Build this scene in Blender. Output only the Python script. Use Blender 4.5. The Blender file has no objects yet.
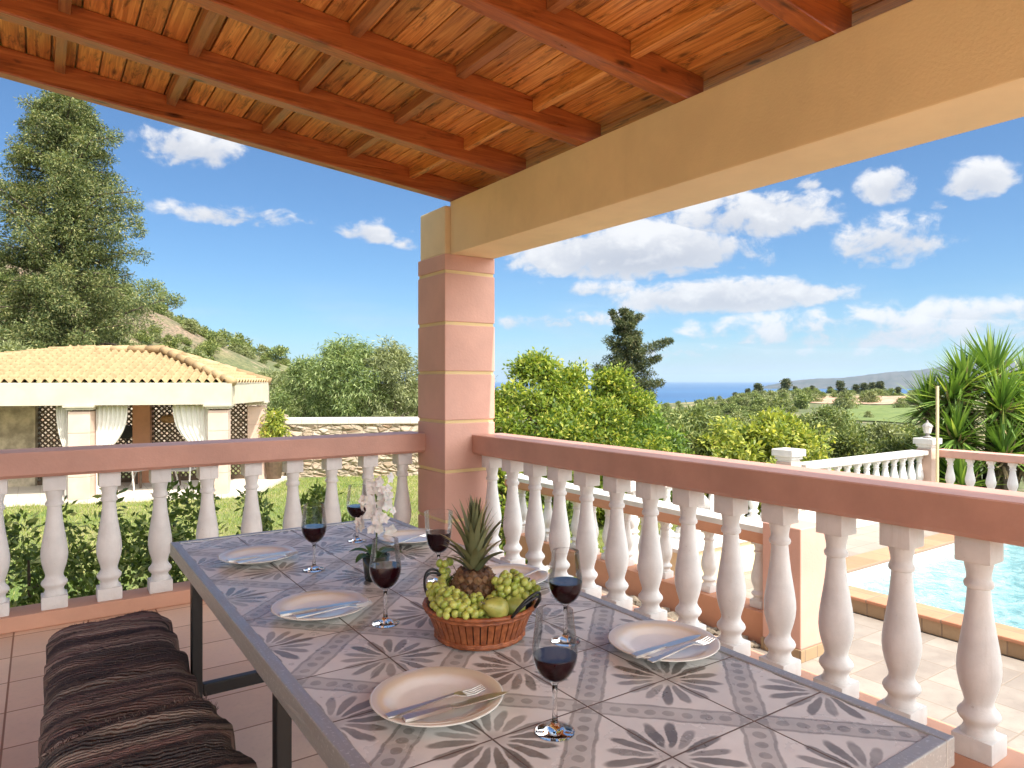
import bpy, bmesh, math, random
import numpy as np
from mathutils import Vector, Matrix
R = math.radians
scene = bpy.context.scene
C = scene.collection
random.seed(7)

# ------------------------------------------------------------------ camera, sky, sun, exposure
CAM_H = 1.33
FPX = 693.0
YAW = 34.25
cam_d = bpy.data.cameras.new("camera")
cam = bpy.data.objects.new("camera", cam_d)
C.objects.link(cam)
cam.location = (0, 0, CAM_H)
cam.rotation_euler = (R(90), 0, R(-YAW))
cam_d.sensor_width = 36.0
cam_d.lens = 36.0 * FPX / 1024.0
cam_d.shift_y = -3.4 / 1024.0
cam_d.clip_start = 0.05
cam_d.clip_end = 60000
scene.camera = cam

SUN_EL, SUN_AZ = 58.0, 5.5           # azimuth measured from -Y towards +X
sun_dir = Vector((math.cos(R(SUN_EL)) * math.sin(R(SUN_AZ)), -math.cos(R(SUN_EL)) * math.cos(R(SUN_AZ)), math.sin(R(SUN_EL))))
sl = bpy.data.lights.new("sun", 'SUN')
sl.energy = 2.35
sl.angle = R(0.53)
sl.color = (1.0, 0.93, 0.82)
so = bpy.data.objects.new("sun", sl)
so.rotation_euler = sun_dir.to_track_quat('Z', 'Y').to_euler()
so.location = (0, 0, 60)
C.objects.link(so)

world = bpy.data.worlds.new("World")
scene.world = world
world.use_nodes = True
FILL_CLOUD = 1.7            # radiance of an unseen cloud mass added to light the veranda
SKY_STRENGTH = 0.0455
scene.view_settings.view_transform = 'Standard'
scene.view_settings.look = 'None'
scene.view_settings.exposure = 1.52
scene.view_settings.gamma = 1.0
scene.cycles.use_denoising = True
scene.cycles.max_bounces = 10
scene.cycles.transparent_max_bounces = 16
scene.cycles.transmission_bounces = 10
scene.cycles.caustics_reflective = False
scene.cycles.caustics_refractive = False
scene.cycles.sample_clamp_indirect = 6.0


# ------------------------------------------------------------------ node helpers
class G:
    """small expression helper over a node tree"""
    def __init__(s, nt):
        s.nt = nt
        s.N = nt.nodes
        s.L = nt.links

    def node(s, t, **kw):
        n = s.N.new(t)
        for k, v in kw.items():
            setattr(n, k, v)
        return n

    def put(s, sock, v):
        if isinstance(v, bpy.types.NodeSocket):
            s.L.new(v, sock)
        elif v is not None:
            sock.default_value = v

    def m(s, op, a, b=None, c=None, clamp=False):
        n = s.node('ShaderNodeMath', operation=op, use_clamp=clamp)
        s.put(n.inputs[0], a)
        if b is not None: s.put(n.inputs[1], b)
        if c is not None: s.put(n.inputs[2], c)
        return n.outputs[0]

    def add(s, a, b): return s.m('ADD', a, b)
    def sub(s, a, b): return s.m('SUBTRACT', a, b)
    def mul(s, a, b): return s.m('MULTIPLY', a, b)
    def div(s, a, b): return s.m('DIVIDE', a, b)
    def mx(s, a, b): return s.m('MAXIMUM', a, b)
    def mn(s, a, b): return s.m('MINIMUM', a, b)
    def absf(s, a): return s.m('ABSOLUTE', a)

    def smooth(s, v, lo, hi, o0=0.0, o1=1.0):
        n = s.node('ShaderNodeMapRange', interpolation_type='SMOOTHSTEP')
        s.put(n.inputs[0], v); s.put(n.inputs[1], lo); s.put(n.inputs[2], hi)
        n.inputs[3].default_value = o0; n.inputs[4].default_value = o1
        return n.outputs[0]

    def mix(s, f, a, b, blend='MIX'):
        n = s.node('ShaderNodeMix', data_type='RGBA', blend_type=blend)
        s.put(n.inputs[0], f)
        s.put(n.inputs[6], a if isinstance(a, bpy.types.NodeSocket) else (*a[:3], 1))
        s.put(n.inputs[7], b if isinstance(b, bpy.types.NodeSocket) else (*b[:3], 1))
        return n.outputs[2]

    def coord(s, kind='Object'):
        return s.node('ShaderNodeTexCoord').outputs[kind]

    def mapping(s, v, scale=(1, 1, 1), loc=(0, 0, 0), rot=(0, 0, 0)):
        n = s.node('ShaderNodeMapping')
        s.put(n.inputs[0], v)
        n.inputs[1].default_value = loc; n.inputs[2].default_value = rot; n.inputs[3].default_value = scale
        return n.outputs[0]

    def noise(s, v, scale=5, detail=4, rough=0.5, dist=0.0, out=0):
        n = s.node('ShaderNodeTexNoise')
        s.put(n.inputs['Vector'], v)
        n.inputs['Scale'].default_value = scale; n.inputs['Detail'].default_value = detail
        n.inputs['Roughness'].default_value = rough; n.inputs['Distortion'].default_value = dist
        return n.outputs[out]

    def voronoi(s, v, scale=5, feature='F1', rnd=1.0):
        n = s.node('ShaderNodeTexVoronoi', feature=feature)
        s.put(n.inputs['Vector'], v)
        n.inputs['Scale'].default_value = scale
        if 'Randomness' in n.inputs: n.inputs['Randomness'].default_value = rnd
        return n

    def xyz(s, v):
        n = s.node('ShaderNodeSeparateXYZ'); s.put(n.inputs[0], v)
        return n.outputs

    def comb(s, x, y, z=0.0):
        n = s.node('ShaderNodeCombineXYZ')
        s.put(n.inputs[0], x); s.put(n.inputs[1], y); s.put(n.inputs[2], z)
        return n.outputs[0]

    def ramp(s, f, stops):
        n = s.node('ShaderNodeValToRGB')
        s.put(n.inputs[0], f)
        e = n.color_ramp.elements
        while len(e) < len(stops): e.new(0.5)
        for q, (p, c) in zip(e, stops):
            q.position = p; q.color = (*c[:3], 1)
        return n.outputs[0]

    def bump(s, h, strength=0.3, dist=0.01):
        n = s.node('ShaderNodeBump')
        s.put(n.inputs['Height'], h)
        n.inputs['Strength'].default_value = strength; n.inputs['Distance'].default_value = dist
        return n.outputs[0]

    def island(s):
        return s.node('ShaderNodeNewGeometry').outputs['Random Per Island']


def mat(name):
    m = bpy.data.materials.new(name)
    m.use_nodes = True
    g = G(m.node_tree)
    bs = m.node_tree.nodes['Principled BSDF']
    return m, g, bs


def sset(bs, **kw):
    for k, v in kw.items():
        k = k.replace('_', ' ')
        if k in bs.inputs: bs.inputs[k].default_value = v


def lin(r, g, b):
    f = lambda c: (c / 255) / 12.92 if c / 255 <= 0.04045 else ((c / 255 + 0.055) / 1.055) ** 2.4
    return (f(r), f(g), f(b))


# ------------------------------------------------------------------ the sky: Nishita plus clouds in fixed directions
def build_world():
    nt = world.node_tree
    g = G(nt)
    bg = nt.nodes['Background']
    sky = g.node('ShaderNodeTexSky', sky_type='NISHITA', sun_disc=False)
    sky.sun_elevation = R(SUN_EL)
    sky.sun_rotation = R(180 - SUN_AZ)
    sky.air_density = 1.0
    sky.dust_density = 0.25
    sky.ozone_density = 3.0
    d = g.coord('Generated')
    x, y, z = g.xyz(d)
    az = g.m('ARCTAN2', x, y)                  # from +Y towards +X
    el = g.m('ARCSINE', z)
    base = g.comb(az, g.mul(el, 1.35), 0.0)
    n1 = g.noise(base, 11, 7, 0.62, 0.6)
    n2 = g.noise(base, 30, 5, 0.6, 0.3)
    nz = g.add(g.mul(g.sub(n1, 0.5), 3.6), g.mul(g.sub(n2, 0.5), 2.4))
    clouds = [(192, 149, 60, 28, 1.1), (235, 216, 78, 15, .9), (368, 234, 36, 17, 1.0), (640, 256, 140, 38, 1.6), (725, 298, 130, 24, 1.35),
              (745, 220, 100, 34, 1.15), (885, 246, 72, 32, 1.25), (887, 188, 36, 24, 1.15), (978, 183, 46, 26, 1.2), (940, 204, 12, 8, .7),
              (805, 184, 20, 10, .7), (555, 321, 85, 14, .6), (880, 333, 240, 30, .85), (700, 353, 75, 12, .7), (980, 315, 130, 18, .75),
              (1180, 200, 120, 40, .9), (-150, 170, 120, 30, .7), (775, 262, 26, 14, .7), (600, 290, 60, 12, .5), (840, 352, 120, 9, .45),
              (1300, 320, 200, 30, .6), (410, 240, 20, 12, .35)]
    F = None
    S = None
    for (px, py, w, h, k) in clouds:
        t = (px - 512) / FPX
        caz = R(YAW) + math.atan(t)
        c = math.cos(math.atan(t))
        cel = math.atan((380.6 - py) / FPX * c)
        wa = w / FPX * c * c
        ha = h / FPX * c
        da = g.mul(g.sub(az, caz), 1 / wa)
        de = g.mul(g.sub(el, cel), 1 / ha)
        # flatter base: below the centre the ellipse is tighter
        de2 = g.mx(g.mul(de, 1.0), g.mul(de, -1.5))
        f = g.mul(g.sub(1.0, g.add(g.mul(da, da), g.mul(de2, de2))), k)
        f = g.mx(f, -2.0)
        sh = g.add(g.mul(de, 0.5), 0.0)
        if F is None:
            F, S = f, sh
        else:
            S = g.add(g.mul(S, g.m('LESS_THAN', f, F)), g.mul(sh, g.m('GREATER_THAN', f, F)))
            F = g.mx(F, f)
    dens = g.add(F, nz)
    near = g.smooth(F, -0.55, 0.15)
    mask = g.mul(g.smooth(dens, 0.04, 0.98), near)
    # thin veil low over the sea
    veil = g.mul(g.smooth(el, 0.16, 0.015), g.smooth(g.noise(g.comb(az, g.mul(el, 5.0), 0.3), 5, 5, .55), 0.38, 0.75))
    mask = g.m('MAXIMUM', mask, g.mul(veil, 0.48))
    shade = g.smooth(g.add(S, g.mul(nz, 0.50)), -0.45, 0.62)
    thick = g.smooth(dens, 0.5, 1.6)
    grey = g.mul(g.sub(1.0, shade), g.add(0.55, g.mul(thick, 0.45)))
    skyc = g.node('ShaderNodeVectorMath', operation='SCALE')
    g.put(skyc.inputs[0], g.mix(1.0, sky.outputs[0], (0.66, 0.92, 1.13), 'MULTIPLY'))
    skyc.inputs[3].default_value = SKY_STRENGTH
    ccol = g.mix(grey, (0.345, 0.345, 0.35), (0.17, 0.185, 0.22))
    out = g.mix(g.mul(mask, 0.96), skyc.outputs[0], ccol)
    # bright cloud added outside the view as fill light for the shaded veranda
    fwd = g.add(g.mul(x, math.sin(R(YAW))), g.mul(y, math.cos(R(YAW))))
    fill_cloud = g.mul(g.smooth(fwd, 0.52, 0.15), g.smooth(el, 0.02, 0.12))
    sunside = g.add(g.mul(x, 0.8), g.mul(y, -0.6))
    fill_cloud = g.mul(fill_cloud, g.smooth(sunside, -0.6, 0.40))
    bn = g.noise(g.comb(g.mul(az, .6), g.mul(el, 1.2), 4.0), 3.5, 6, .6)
    fill_cloud = g.mul(fill_cloud, g.smooth(bn, 0.33, 0.50))
    out = g.mix(fill_cloud, out, (FILL_CLOUD, FILL_CLOUD, FILL_CLOUD * 0.985))
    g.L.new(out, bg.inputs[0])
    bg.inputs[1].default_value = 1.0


build_world()


# ------------------------------------------------------------------ object helpers
def link(o, parent=None):
    C.objects.link(o)
    if parent is not None: o.parent = parent
    return o


def thing(name, label, cat, loc=(0, 0, 0), rz=0.0, group=None):
    o = bpy.data.objects.new(name, None)
    o.empty_display_size = 0.1
    link(o)
    o.location = loc
    o.rotation_euler = (0, 0, rz)
    return tag(o, label, cat, group)


def tag(o, label=None, cat=None, group=None, kind=None):
    if label: o['label'] = label
    if cat: o['category'] = cat
    if group: o['group'] = group
    if kind: o['kind'] = kind
    return o


def obj(name, bm, m, parent=None, smooth=False, recalc=True):
    if isinstance(bm, bpy.types.Mesh):
        me = bm
    else:
        me = bpy.data.meshes.new(name)
        if recalc: bmesh.ops.recalc_face_normals(bm, faces=bm.faces)
        bm.to_mesh(me)
        bm.free()
    if smooth:
        me.polygons.foreach_set('use_smooth', [True] * len(me.polygons))
    if m is not None:
        if len(me.materials) == 0: me.materials.append(m)
    o = bpy.data.objects.new(name, me)
    return link(o, parent)


def B(): return bmesh.new()


def box(bm, x0, x1, y0, y1, z0, z1, bev=0.0, mtx=None):
    r = bmesh.ops.create_cube(bm, size=1.0)
    vs = r['verts']
    for v in vs:
        v.co = Vector((x0 + (v.co.x + .5) * (x1 - x0), y0 + (v.co.y + .5) * (y1 - y0), z0 + (v.co.z + .5) * (z1 - z0)))
    if bev > 0:
        es = list({e for v in vs for e in v.link_edges})
        rr = bmesh.ops.bevel(bm, geom=es, offset=bev, segments=2, affect='EDGES', profile=0.6)
        vs = list({v for f in rr['faces'] for v in f.verts} | {v for v in vs if v.is_valid})
    if mtx is not None:
        bmesh.ops.transform(bm, matrix=mtx, verts=[v for v in vs if v.is_valid])
    return bm


def lathe(bm, prof, seg=24, cx=0, cy=0, cz=0, closed=False):
    rings = []
    for r, z in prof:
        if r < 1e-6:
            rings.append([bm.verts.new((cx, cy, cz + z))])
        else:
            rings.append([bm.verts.new((cx + r * math.cos(2 * math.pi * i / seg), cy + r * math.sin(2 * math.pi * i / seg), cz + z)) for i in range(seg)])
    for a, b in zip(rings[:-1], rings[1:]):
        if len(a) == 1 and len(b) == 1: continue
        for i in range(seg):
            j = (i + 1) % seg
            if len(a) == 1: bm.faces.new((a[0], b[j], b[i]))
            elif len(b) == 1: bm.faces.new((a[i], a[j], b[0]))
            else: bm.faces.new((a[i], a[j], b[j], b[i]))
    if not closed:
        if len(rings[0]) > 1: bm.faces.new(list(reversed(rings[0])))
        if len(rings[-1]) > 1: bm.faces.new(rings[-1])
    return bm


def tube(bm, pts, rad, seg=8, cap=True):
    pts = [Vector(p) for p in pts]
    n = len(pts)
    rad = rad if isinstance(rad, (list, tuple)) else [rad] * n
    t0 = (pts[1] - pts[0]).normalized()
    up = Vector((0, 0, 1)) if abs(t0.z) < 0.9 else Vector((1, 0, 0))
    rings = []
    for i in range(n):
        t = (pts[min(i + 1, n - 1)] - pts[max(i - 1, 0)]).normalized()
        a = up.cross(t)
        if a.length < 1e-4: a = Vector((1, 0, 0)).cross(t)
        a.normalize()
        b = t.cross(a).normalized()
        up = b
        rings.append([bm.verts.new(pts[i] + (a * math.cos(2 * math.pi * k / seg) + b * math.sin(2 * math.pi * k / seg)) * rad[i]) for k in range(seg)])
    for a, b in zip(rings[:-1], rings[1:]):
        for k in range(seg):
            j = (k + 1) % seg
            bm.faces.new((a[k], a[j], b[j], b[k]))
    if cap:
        bm.faces.new(list(reversed(rings[0]))); bm.faces.new(rings[-1])
    return bm


def prism(bm, poly, z0, z1):
    lo = [bm.verts.new((x, y, z0)) for x, y in poly]
    hi = [bm.verts.new((x, y, z1)) for x, y in poly]
    n = len(poly)
    bm.faces.new(list(reversed(lo))); bm.faces.new(hi)
    for i in range(n):
        j = (i + 1) % n
        bm.faces.new((lo[i], lo[j], hi[j], hi[i]))
    return bm


def blob(bm, c, r, sub=2, scale=(1, 1, 1), rot=None, jit=0.0):
    q = bmesh.ops.create_icosphere(bm, subdivisions=sub, radius=r)
    for v in q['verts']:
        if jit: v.co *= 1 + random.uniform(-jit, jit)
        v.co = Vector((v.co.x * scale[0], v.co.y * scale[1], v.co.z * scale[2]))
        if rot is not None: v.co = rot @ v.co
        v.co += Vector(c)


def mesh_np(name, V, faces4):
    me = bpy.data.meshes.new(name)
    V = np.asarray(V, dtype=np.float32)
    faces4 = np.asarray(faces4, dtype=np.int32)
    k = faces4.shape[1]
    me.vertices.add(len(V)); me.vertices.foreach_set('co', V.ravel())
    me.loops.add(faces4.size); me.loops.foreach_set('vertex_index', faces4.ravel())
    me.polygons.add(len(faces4))
    me.polygons.foreach_set('loop_start', np.arange(0, faces4.size, k, dtype=np.int32))
    me.polygons.foreach_set('loop_total', np.full(len(faces4), k, dtype=np.int32))
    me.update(calc_edges=True)
    return me


UX, UY = .8266, .5627
VX, VY = -.5629, .8265


def at(px, s):
    """ground position of the direction measured at column px, s metres ahead"""
    t = (px - 512) / FPX
    return (t * UX + UY) * s, (t * VX + VY) * s


def hz(py, s):
    return CAM_H + (380.6 - py) / FPX * s


def col_of(x, y):
    d = x * UY + y * VY
    lat = x * UX + y * VX
    return d, lat


# ------------------------------------------------------------------ materials
def paint(name, c, var=0.06, rough=0.65, bump=0.12, scale=3.0, stain=None, grain=90):
    m, g, bs = mat(name)
    co = g.coord('Object')
    n = g.noise(co, scale, 6, 0.6)
    c2 = tuple(max(0, v * (1 - var * 2.2)) for v in c)
    c3 = tuple(min(1, v * (1 + var)) for v in c)
    col = g.mix(g.smooth(n, 0.3, 0.7), c2, c3)
    if stain:
        n2 = g.noise(g.mapping(co, (1, 1, .35)), 5.0, 7, 0.65)
        col = g.mix(g.mul(g.smooth(n2, 0.52, 0.8), 0.55), col, stain)
    g.L.new(col, bs.inputs['Base Color'])
    fine = g.noise(co, grain, 3, 0.6)
    g.L.new(g.bump(g.add(fine, g.mul(n, 2.0)), bump, 0.004), bs.inputs['Normal'])
    sset(bs, Roughness=rough)
    return m


M = {}
M['pink_rail'] = paint('pink_rail_paint', (0.58, 0.315, 0.24), 0.07, 0.45, 0.3, 2.5, stain=(.49, .275, .215))
M['kerb'] = paint('orange_pink_kerb_paint', (0.62, 0.34, 0.23), 0.05, 0.6, 0.15, 2.5)
M['pink_col'] = paint('pink_column_paint', (0.64, 0.365, 0.285), 0.05, 0.62, 0.35, 2.0, stain=(.56, .33, .26), grain=60)
M['groove'] = paint('yellow_groove_paint', (0.72, 0.56, 0.28), 0.05)
M['ochre'] = paint('ochre_plaster', (0.76, 0.60, 0.35), 0.05, 0.75, 0.3, 1.6, stain=(.66, .51, .29))
M['ochre_light'] = paint('pale_ochre_plaster', (0.77, 0.62, 0.38), 0.05, 0.75, 0.3, 1.6, stain=(.68, .54, .32))
M['white'] = paint('white_baluster_paint', (0.81, 0.795, 0.78), 0.05, 0.55, 0.2, 7.0, stain=(0.56, 0.50, 0.45), grain=120)
_g = G(M['white'].node_tree); _b = M['white'].node_tree.nodes['Principled BSDF']
_src = _b.inputs['Base Color'].links[0].from_socket
_oi = _g.node('ShaderNodeObjectInfo').outputs['Random']
_co = _g.coord('Object')
_z = _g.xyz(_co)[2]
_wv = _g.node('ShaderNodeVectorMath', operation='ADD'); _g.put(_wv.inputs[0], _co); _g.put(_wv.inputs[1], _g.comb(_g.mul(_oi, 37.0), _g.mul(_oi, 91.0), _g.mul(_oi, 53.0)))
_dr = _g.noise(_g.mapping(_wv.outputs[0], (26, 26, 3.0)), 1.0, 6, .65)
_sp = _g.noise(_wv.outputs[0], 38, 4, .7)
_c = _g.mix(_g.mul(_g.smooth(_dr, .55, .78), .30), _src, (.52, .47, .41))
_c = _g.mix(_g.mul(_g.smooth(_sp, .66, .74), .45), _c, (.45, .40, .35))
_t = _g.add(.93, _g.mul(_oi, .09))
_c = _g.mix(1.0, _c, _g.comb(_t, _t, _g.mul(_t, .985)), 'MULTIPLY')
_g.L.new(_c, _b.inputs['Base Color'])
M['white_plain'] = paint('white_cap_paint', (0.70, 0.67, 0.62), 0.07, 0.6, 0.15, 4.0, stain=(.6, .55, .48))
M['cream'] = paint('cream_fascia_paint', (0.53, 0.48, 0.375), 0.05, 0.7, 0.1, 2.0)
M['pale_pink'] = paint('pale_pink_plaster', (0.66, 0.48, 0.39), 0.05, 0.7, 0.15, 3.0)
M['salmon'] = paint('salmon_plaster', (0.60, 0.29, 0.17), 0.05, 0.7, 0.15, 3.0)
M['black'] = paint('black_metal', (0.008, 0.008, 0.009), 0.1, 0.4, 0.1, 20)
M['brown_wood'] = paint('dark_lattice_wood', (0.10, 0.062, 0.035), 0.15, 0.6, 0.1, 10)
M['bark'] = paint('bark', (0.12, 0.09, 0.065), 0.25, 0.9, 0.8, 12, grain=30)
M['cloth'] = paint('white_curtain_cloth', (0.78, 0.74, 0.68), 0.03, 0.9, 0.1, 10)
M['stem'] = paint('green_stem', (0.10, 0.16, 0.04), 0.2, 0.6, 0.1, 20)
M['wicker'] = paint('wicker_weave', (0.36, 0.20, 0.09), 0.25, 0.7, 0.5, 60)
M['grey_fabric'] = paint('grey_chair_fabric', (0.32, 0.30, 0.28), 0.08, 0.85, 0.2, 30)


def wood(name, axis, dark, mid, light, rough=0.35, plank=True):
    m, g, bs = mat(name)
    co = g.coord('Object')
    sc = {'x': (0.9, 18, 18), 'y': (24, 0.9, 24)}[axis]
    ii = g.island()
    shift = g.node('ShaderNodeVectorMath', operation='ADD')
    g.put(shift.inputs[0], co)
    g.put(shift.inputs[1], g.comb(g.mul(ii, 13.0), g.mul(ii, 31.0), g.mul(ii, 7.0)))
    v = g.mapping(shift.outputs[0], sc)
    n = g.noise(v, 3.0, 7, 0.62, 0.8)
    col = g.ramp(n, [(0.25, dark), (0.5, mid), (0.75, light)])
    # knots and dark smears of the pine
    v2 = g.mapping(shift.outputs[0], {'x': (2.2, 8, 8), 'y': (8, 2.2, 8)}[axis])
    kn = g.voronoi(v2, 1.35)
    kmask = g.smooth(kn.outputs['Distance'], 0.20, 0.06)
    kmask = g.mul(kmask, g.smooth(g.noise(shift.outputs[0], 6, 3), 0.42, 0.55))
    sm = g.smooth(g.noise(g.mapping(shift.outputs[0], {'x': (1.2, 6, 6), 'y': (9, 1.6, 9)}[axis]), 2.6, 6, 0.7, 0.6), 0.52, 0.66)
    col = g.mix(g.mul(sm, 0.72 if plank else 0.4), col, tuple(c * 0.22 for c in dark))
    col = g.mix(g.mul(kmask, 0.85), col, tuple(c * 0.18 for c in dark))
    tone = g.add(0.72, g.mul(ii, 0.5))
    col = g.mix(1.0, col, g.comb(tone, tone, tone), 'MULTIPLY')
    g.L.new(col, bs.inputs['Base Color'])
    g.L.new(g.bump(n, 0.18, 0.004), bs.inputs['Normal'])
    g.L.new(g.smooth(n, 0.2, 0.8, rough - 0.08, rough + 0.15), bs.inputs['Roughness'])
    return m


M['plank'] = wood('varnished_pine_planks', 'y', (0.27, 0.078, 0.017), (0.60, 0.235, 0.052), (0.86, 0.46, 0.14), 0.36)
M['rafter'] = wood('varnished_rafter_wood', 'x', (0.17, 0.042, 0.011), (0.33, 0.088, 0.021), (0.48, 0.16, 0.04), 0.33, False)
M['block'] = wood('block_wood', 'y', (0.19, 0.06, 0.018), (0.33, 0.125, 0.04), (0.46, 0.21, 0.075), 0.42, False)


def tile_floor(name, size, x0, y0, c1, c2, grout, gw=0.005, rough=0.35, gloss_var=0.2):
    m, g, bs = mat(name)
    co = g.coord('Object')
    x, y, z = g.xyz(co)
    u = g.div(g.sub(x, x0), size); v = g.div(g.sub(y, y0), size)
    fu = g.absf(g.sub(u, g.m('ROUND', u))); fv = g.absf(g.sub(v, g.m('ROUND', v)))
    dmin = g.mul(g.mn(fu, fv), size)
    gm = g.smooth(dmin, gw * 0.55, gw * 0.95, 1.0, 0.0)
    cell = g.comb(g.m('FLOOR', u), g.m('FLOOR', v), 0.0)
    wn = g.node('ShaderNodeTexWhiteNoise'); g.put(wn.inputs['Vector'], cell)
    n = g.noise(co, 6.0, 6, 0.65)
    n2 = g.noise(co, 45, 3, 0.6)
    f = g.add(g.mul(wn.outputs['Value'], 0.35), g.mul(n, 0.65))
    col = g.mix(g.smooth(f, 0.2, 0.8), c1, c2)
    col = g.mix(g.mul(g.smooth(n2, 0.5, 0.75), 0.18), col, tuple(c * 0.6 for c in c1))
    col = g.mix(gm, col, grout)
    g.L.new(col, bs.inputs['Base Color'])
    g.L.new(g.bump(g.add(g.mul(g.sub(1.0, gm), 1.0), g.mul(n2, 0.12)), 0.5, 0.003), bs.inputs['Normal'])
    g.L.new(g.add(g.mul(gm, 0.4), g.smooth(n, .3, .7, rough, rough + gloss_var)), bs.inputs['Roughness'])
    return m


M['floor'] = tile_floor('terracotta_floor_tiles', 0.335, -0.115, 3.10, (0.58, 0.385, 0.275), (0.72, 0.51, 0.38), (0.27, 0.14, 0.09))
M['deck'] = tile_floor('beige_deck_tiles', 0.33, 3.0, 0.0, (0.245, 0.205, 0.172), (0.34, 0.295, 0.25), (0.25, 0.205, 0.165), 0.007, 0.5)
M['coping'] = tile_floor('orange_coping_tiles', 0.30, 5.88, 0.0, (0.42, 0.185, 0.10), (0.52, 0.255, 0.145), (0.3, 0.2, 0.14), 0.008, 0.5)
M['coping_side'] = tile_floor('brown_riser_tiles', 0.15, 5.88, 0.0, (0.30, 0.20, 0.11), (0.42, 0.30, 0.18), (0.25, 0.18, 0.12), 0.008, 0.5)
M['pav_floor'] = tile_floor('pale_pavilion_floor', 0.4, 0, 0, (0.60, 0.53, 0.45), (0.70, 0.63, 0.55), (0.5, 0.43, 0.36), 0.01, 0.6)


def table_tile():
    T = 0.2115
    m, g, bs = mat('painted_flower_tiles')
    co = g.coord('Object')
    wob = g.node('ShaderNodeVectorMath', operation='SCALE')
    nn = g.node('ShaderNodeTexNoise')
    g.put(nn.inputs['Vector'], co); nn.inputs['Scale'].default_value = 26; nn.inputs['Detail'].default_value = 3
    cen = g.node('ShaderNodeVectorMath', operation='SUBTRACT')
    g.put(cen.inputs[0], nn.outputs[1]); cen.inputs[1].default_value = (.5, .5, .5)
    g.put(wob.inputs[0], cen.outputs[0]); wob.inputs[3].default_value = 0.014
    ad = g.node('ShaderNodeVectorMath', operation='ADD')
    g.put(ad.inputs[0], co); g.put(ad.inputs[1], wob.outputs[0])
    x0, y0, _ = g.xyz(co)
    x, y, _ = g.xyz(ad.outputs[0])
    u = g.div(x, T); v = g.div(y, T)
    p = g.mul(g.add(u, v), 0.5); q = g.mul(g.sub(u, v), 0.5)
    rp = g.m('ROUND', p); rq = g.m('ROUND', q)
    a = g.sub(p, rp); b = g.sub(q, rq)
    r = g.m('SQRT', g.add(g.mul(a, a), g.mul(b, b)))
    th = g.m('ARCTAN2', b, a)
    NP = 16
    k = g.mul(g.div(th, 2 * math.pi), NP)
    kr = g.m('ROUND', k)
    f = g.sub(k, kr)
    lat = g.mul(g.mul(f, 2 * math.pi / NP), r)
    wn = g.node('ShaderNodeTexWhiteNoise'); g.put(wn.inputs['Vector'], g.comb(kr, g.add(rp, 17.0), rq))
    rv = wn.outputs['Value']
    rc = g.add(0.215, g.mul(rv, 0.025))
    rl = g.add(0.125, g.mul(rv, 0.03))
    e1 = g.div(g.sub(r, rc), rl)
    wd = g.add(0.014, g.mul(r, 0.085))
    e2 = g.div(lat, wd)
    ell = g.add(g.mul(e1, e1), g.mul(e2, e2))
    petal = g.smooth(ell, 1.25, 0.65)
    brush = g.noise(co, 34, 4, .65)
    petal = g.mul(petal, g.add(g.add(0.45, g.mul(rv, 0.4)), g.mul(brush, 0.45)))
    centre = g.mul(g.smooth(r, 0.17, 0.02), 0.45)
    # diagonal bands
    ea = g.sub(0.5, g.absf(a)); eb = g.sub(0.5, g.absf(b))

    def band(e, along, sgn):
        inside = g.smooth(e, 0.098, 0.085)
        edge = g.mul(g.smooth(e, 0.062, 0.072), inside)
        dots = g.sub(g.mul(along, 9.0), g.m('ROUND', g.mul(along, 9.0)))
        de = g.add(g.mul(g.div(dots, 0.36), g.div(dots, 0.36)), g.mul(g.div(e, 0.04), g.div(e, 0.04)))
        dm = g.smooth(de, 1.15, 0.7)
        return g.mx(g.mul(inside, 0.42), g.mx(g.mul(edge, 0.78), g.mul(dm, 0.8)))
    bands = g.mx(band(ea, b, 1), band(eb, a, -1))
    bands = g.mul(bands, g.add(0.55, g.mul(brush, 0.75)))
    ink = g.mn(g.mx(g.mx(petal, centre), bands), 1.0)
    cl = g.noise(co, 7, 6, .6)
    basec = g.mix(g.smooth(cl, .3, .7), (0.655, 0.635, 0.61), (0.77, 0.755, 0.73))
    warm = g.noise(co, 3.0, 4, .6)
    basec = g.mix(g.mul(g.smooth(warm, .5, .8),   .35), basec, (0.58, 0.51, 0.45))
    tw = g.node('ShaderNodeTexWhiteNoise'); g.put(tw.inputs['Vector'], g.comb(g.m('FLOOR', g.div(x0, T)), g.m('FLOOR', g.div(y0, T)), 3.0))
    tv = g.add(.90, g.mul(tw.outputs['Value'], .14))
    basec = g.mix(1.0, basec, g.comb(tv, tv, g.mul(tv, .99)), 'MULTIPLY')
    inkc = g.mix(g.smooth(cl, .35, .65), (0.16, 0.147, 0.133), (0.26, 0.245, 0.226))
    col = g.mix(ink, basec, inkc)
    u0 = g.div(x0, T); v0 = g.div(y0, T)
    gu = g.absf(g.sub(u0, g.m('ROUND', u0))); gv = g.absf(g.sub(v0, g.m('ROUND', v0)))
    gm = g.smooth(g.mul(g.mn(gu, gv), T), 0.0012, 0.0024, 1.0, 0.0)
    col = g.mix(gm, col, (0.13, 0.095, 0.08))
    g.L.new(col, bs.inputs['Base Color'])
    g.L.new(g.bump(g.add(g.sub(1.0, gm), g.mul(g.noise(co, 60, 3, .6), 0.12)), 0.35, 0.002), bs.inputs['Normal'])
    g.L.new(g.add(g.smooth(cl, .3, .75, .24, .40), g.mul(gm, .4)), bs.inputs['Roughness'])
    return m


M['table_tile'] = table_tile()


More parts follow.
